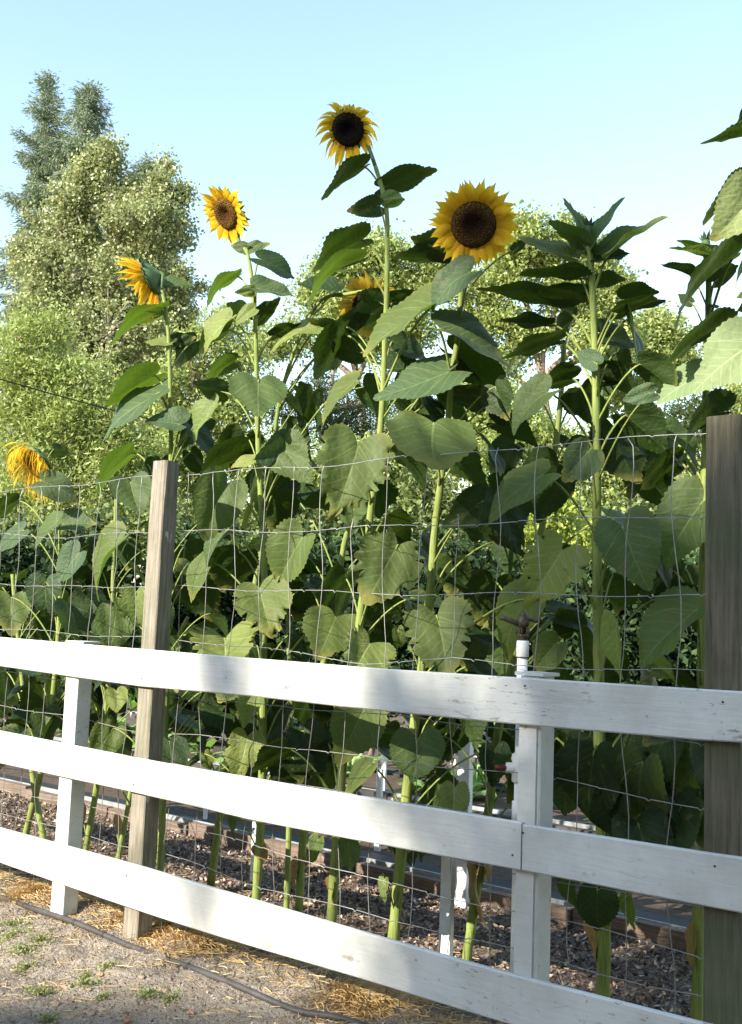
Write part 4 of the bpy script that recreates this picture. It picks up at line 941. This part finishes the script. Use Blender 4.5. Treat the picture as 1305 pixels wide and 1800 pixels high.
for i, (lb, px, py, r) in enumerate(sh):
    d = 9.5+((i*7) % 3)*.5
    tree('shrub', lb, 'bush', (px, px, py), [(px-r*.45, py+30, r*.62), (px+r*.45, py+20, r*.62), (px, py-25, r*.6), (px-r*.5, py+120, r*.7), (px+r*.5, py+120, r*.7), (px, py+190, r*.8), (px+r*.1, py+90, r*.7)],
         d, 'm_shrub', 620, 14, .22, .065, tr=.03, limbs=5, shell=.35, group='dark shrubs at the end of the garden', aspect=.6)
# white blossoms by the dark post
for px, py, r, lbw in ((1214,1045,5,'largest white blossom in the shrub left of the dark tall post'),(1206,1056,4,'white blossom just below the largest one'),(1222,1036,4,'white blossom just above the largest one'),(1198,1062,3,'leftmost and lowest small white blossom'),(1226,1052,3,'small white blossom nearest the dark tall post')):
    c = far(px, py, 7.6); mb = MB(); q = r*7.6/FOC
    for j in range(7):
        a = j*.9; e = V3((math.cos(a), .3*math.sin(a*2), math.sin(a)))*q; f_ = V3((-math.sin(a), .4, math.cos(a)))*q*.5
        mb.add([c, c+e*.5+f_, c+e*1.1, c+e*.5-f_], [(0, 1, 2, 3)])
    mb.tube([c, c+V3((0, .05, -.10)), c+V3((0, .12, -.22))], .003, 5)
    tag(mb.build('white_flower', [M['flowerw']]), lbw, 'flower', 'white blossoms by the dark post')
# tree behind the camera that dapples the right part of the fence
def shade_tree():
    back = -SUN_T/SUN_T.y                       # from the fence plane towards the sun
    D = 19.0
    def up_(x, z): return V3((x, 0, z))+back*(-0)+V3((-SUN_T.x/SUN_T.y*D, -D, -SUN_T.z/SUN_T.y*D))
    root = tag(empty('shade_tree', (4.2+.4, -19.0, 0)), 'leafy tree behind the photographer that dapples the fence', 'tree')
    B = [(up_(x, z)+V3((0, rng.uniform(-.5, .5), 0)), r) for x, z, r in SHADE]
    pts, tint, tc = blob_points(B, SHN, 12, .26, shell=.0)
    cards('crown', pts, .13, M['m_dark'], root, .7, tint, 0)
    mb = MB(); foot = up_(1.8, 0); foot.z = -.2; top = up_(.2, 1.2); P = [foot.lerp(top, i/8) for i in range(9)]
    mb.tube(P, [.26-.022*i for i in range(9)], 9)
    for c, r in B: mb.tube([P[5].lerp(P[8], rng.uniform(0, 1)), c], [.04, .01], 5)
    mb.build('trunk', M['bark'], root)
SHADE = [(-.9,.75,.45),(-.8,1.35,.32),(-1.35,.85,.16),(.2,1.0,.7),(-.2,1.3,.4),(-2.88,1.07,.09),(-2.95,.25,.10),(-2.6,-.42,.24),(-2.2,-.34,.26),(-1.9,-.12,.22),(-1.75,.9,.14),(-.6,.6,.6),(-1.2,1.15,.35),(-1.9,3.0,.35),(-2.6,3.35,.26),(-1.1,.1,.5),(-1.7,.45,.24),(-1.5,-.45,.7),(-2.2,-.72,.45),(-2.75,-.95,.5),(-2.05,1.0,.16),(-.2,-.5,.9),(-1.9,1.9,.25)]
SHN = 2300
shade_tree()
def sky_block_tree(x, y, h, rad, lb):  # unseen trees added behind the camera to block low skylight and deepen shadows
    root = tag(empty('shade_tree', (x, y, 0)), lb, 'tree', 'added unseen trees that block low skylight')
    B = [(V3((x+rng.uniform(-.6, .6)*rad, y+rng.uniform(-.6, .6)*rad, .6+(h-rad*.7)*i/5)), rad*rng.uniform(.7, 1)) for i in range(6)]
    pts, tint, tc = blob_points(B, 420, 14, .6, shell=.2)
    cards('crown', pts, .34, M['m_dark'], root, .7, tint, 0)
    mb = MB(); mb.tube([(x, y, -.2), (x, y, h*.4), (x, y, h*.8)], [.18, .13, .05], 8)
    mb.build('trunk', M['bark'], root)
for i, (x, y, h, rd) in enumerate([(-17, -9, 6.5, 2.4), (-12.5, -12, 5.6, 2.2), (-8.5, -12.5, 5.2, 2.0), (-4.5, -12.5, 5.0, 2.0), (-.5, -12, 5.6, 2.0), (4.5, -9.5, 7.5, 2.4), (7.5, -5.5, 7.5, 2.4), (8.5, -1, 7, 2.4), (-19, -4.5, 6.5, 2.4)]):
    sky_block_tree(x, y, h, rd, 'added unseen tree blocking low skylight behind the photographer, '+['far left', 'second from the left', 'third from the left', 'in the middle', 'right of the middle', 'tall one at the back right', 'tall one to the right', 'tall one beside the fence at the right', 'leftmost of all'][i])

# ------------------------------------------------------------ straw, mulch chips, weeds, clods
def strands(name, n, fx, fy, L, wd, mat, label, cat, up=.35, zoff=.0):
    x = fx(n); y = fy(n, x); z = ground_z(x, y)+zoff; a = rng.uniform(0, 6.283, n); el = np.abs(rng.normal(0, up, n))
    ln = L*rng.uniform(.5, 1.5, n); K = 3
    dx = np.cos(a)*np.cos(el); dy = np.sin(a)*np.cos(el); dz = np.sin(el)
    s = rng.normal(0, .35, n); v = np.empty((n, K+1, 2, 3))
    for k in range(K+1):
        t = k/K; cx = x+dx*ln*t-dy*ln*s*t*t; cy = y+dy*ln*t+dx*ln*s*t*t; cz = z+dz*ln*t*(1-.75*t)+.003
        for j, sg in enumerate((-1, 1)):
            v[:, k, j, 0] = cx-dy*wd*.5*sg; v[:, k, j, 1] = cy+dx*wd*.5*sg; v[:, k, j, 2] = cz+wd*.35*sg
    me = bpy.data.meshes.new(name); me.vertices.add(n*(K+1)*2); me.vertices.foreach_set('co', v.reshape(-1))
    b = np.arange(n)[:, None]*(K+1)*2; f = np.concatenate([np.stack([b[:, 0]+2*k, b[:, 0]+2*k+1, b[:, 0]+2*k+3, b[:, 0]+2*k+2], 1) for k in range(K)], 0).astype(np.int32)
    me.loops.add(f.size); me.loops.foreach_set('vertex_index', f.reshape(-1)); me.polygons.add(len(f)); me.polygons.foreach_set('loop_start', np.arange(0, f.size, 4, dtype=np.int32)); me.update(calc_edges=True)
    tt = rng.uniform(0, 1, n); at = me.attributes.new('tint', 'FLOAT', 'FACE'); at.data.foreach_set('value', np.tile(tt, K).astype(np.float32))
    return tag(link(name, me, M[mat], None, False), label, cat, None, 'stuff')
strands('straw', 21000, lambda n: (lambda q: q+.25*np.sin(q*7)+.12*np.sin(q*17+1))(rng.uniform(-6.2, -.6, n)), lambda n, x: rng.normal(.15, .10, n)+np.abs(rng.normal(0, .16, n))*(rng.uniform(0, 1, n) > .6), .06, .0022, 'straw', 'golden straw strewn along the foot of the fence', 'straw')
strands('dry_grass', 5500, lambda n: rng.uniform(-6.5, -.6, n), lambda n, x: rng.uniform(-1.2, 1.5, n), .045, .002, 'straw', 'scattered bits of dry grass on the bare dirt', 'grass', .1)
def scatter(name, n, x0, x1, y0, y1, size, mat, label, cat, asp=.5):
    x = rng.uniform(x0, x1, n); y = rng.uniform(y0, y1, n); z = ground_z(x, y)+size*.22
    return tag(cards(name, np.stack([x, y, z], 1), size, M[mat], None, asp, up=1.0, bend=.2, jitter=.6), label, cat, None, 'stuff')
scatter('bark_mulch', 30000, -7.5, .3, .30, 1.50, .022, 'chips', 'crumbly bark mulch covering the soil under the sunflowers', 'mulch')
scatter('dirt_crumbs', 17000, -5.5, -1, -1.3, .05, .009, 'chips', 'small crumbs of earth on the path', 'dirt')
def weeds():
    pts = []; 
    for px, py, r in ((20,1640,34),(40,1665,30),(70,1650,20),(75,1735,20),(60,1745,14),(150,1725,22),(85,1790,16),(45,1690,18),(190,1700,16),(260,1745,26),(300,1755,18),(180,1745,12),(150,1708,10),(20,1620,24)):
        g = gnd(px, py); rad = r*depth(g)/FOC; n = int(9*r)
        n = int(n*1.3); a = rng.uniform(0, 6.28, n); q = rad*np.abs(rng.normal(0, .6, n)); pts.append(np.stack([g.x+q*np.cos(a)*1.2, g.y+q*np.sin(a)*1.5, np.full(n, .0)], 1))
    p = np.concatenate(pts); p[:, 2] = ground_z(p[:, 0], p[:, 1])+rng.uniform(.002, .016, len(p))
    tag(cards('weeds', p, .011, M['weed'], None, .5, up=.5), 'low green weeds creeping over the bare dirt', 'weeds', None, 'stuff')
weeds()
def clod(px, py, r, lb, mat):
    g = gnd(px, py); q = r*depth(g)/FOC; mb = MB(); rr = random.Random(int(px)); vs = []; NU, NV = 12, 7
    for i in range(NV+1):
        for j in range(NU):
            t = math.pi*i/NV; p = 2*math.pi*j/NU; k = q*(1+.28*math.sin(3*p+i)+rr.uniform(-.13, .13))
            vs.append((g.x+k*1.3*math.sin(t)*math.cos(p), g.y+k*math.sin(t)*math.sin(p), float(ground_z(g.x, g.y))+k*.6*math.cos(t)))
    mb.add(vs, [(i*NU+j, i*NU+(j+1) % NU, (i+1)*NU+(j+1) % NU, (i+1)*NU+j) for i in range(NV) for j in range(NU)])
    tag(mb.build('clod', M[mat], None, True), lb, 'clod', 'clods of earth on the path')
M['earth'] = m_plain('earth_clod', (.20, .15, .11), (.33, .25, .19), .95, 30, .8)
M['reddish'] = m_plain('reddish_clod', (.42, .18, .10), (.36, .2, .13), .9, 30, .6)
for a in ((120,1728,9,'small brown clod between the weed patches','earth'),(158,1733,5,'tiny pale clod beside the weeds','earth'),(178,1709,6,'reddish crumb of brick on the dirt in the middle of the path','reddish'),(222,1796,8,'reddish crumb of brick at the bottom edge','reddish'),
          (336,1782,7,'reddish crumb of brick in the shade at the bottom','reddish'),(290,1738,8,'dark clod below the hose','earth'),(100,1760,8,'clod of earth near the bottom left','earth'),(250,1718,6,'clod of earth close to the hose','earth'),(160,1775,10,'shaded clod at the bottom','earth'),(45,1725,6,'clod of earth left of the weeds','earth')): clod(*a)
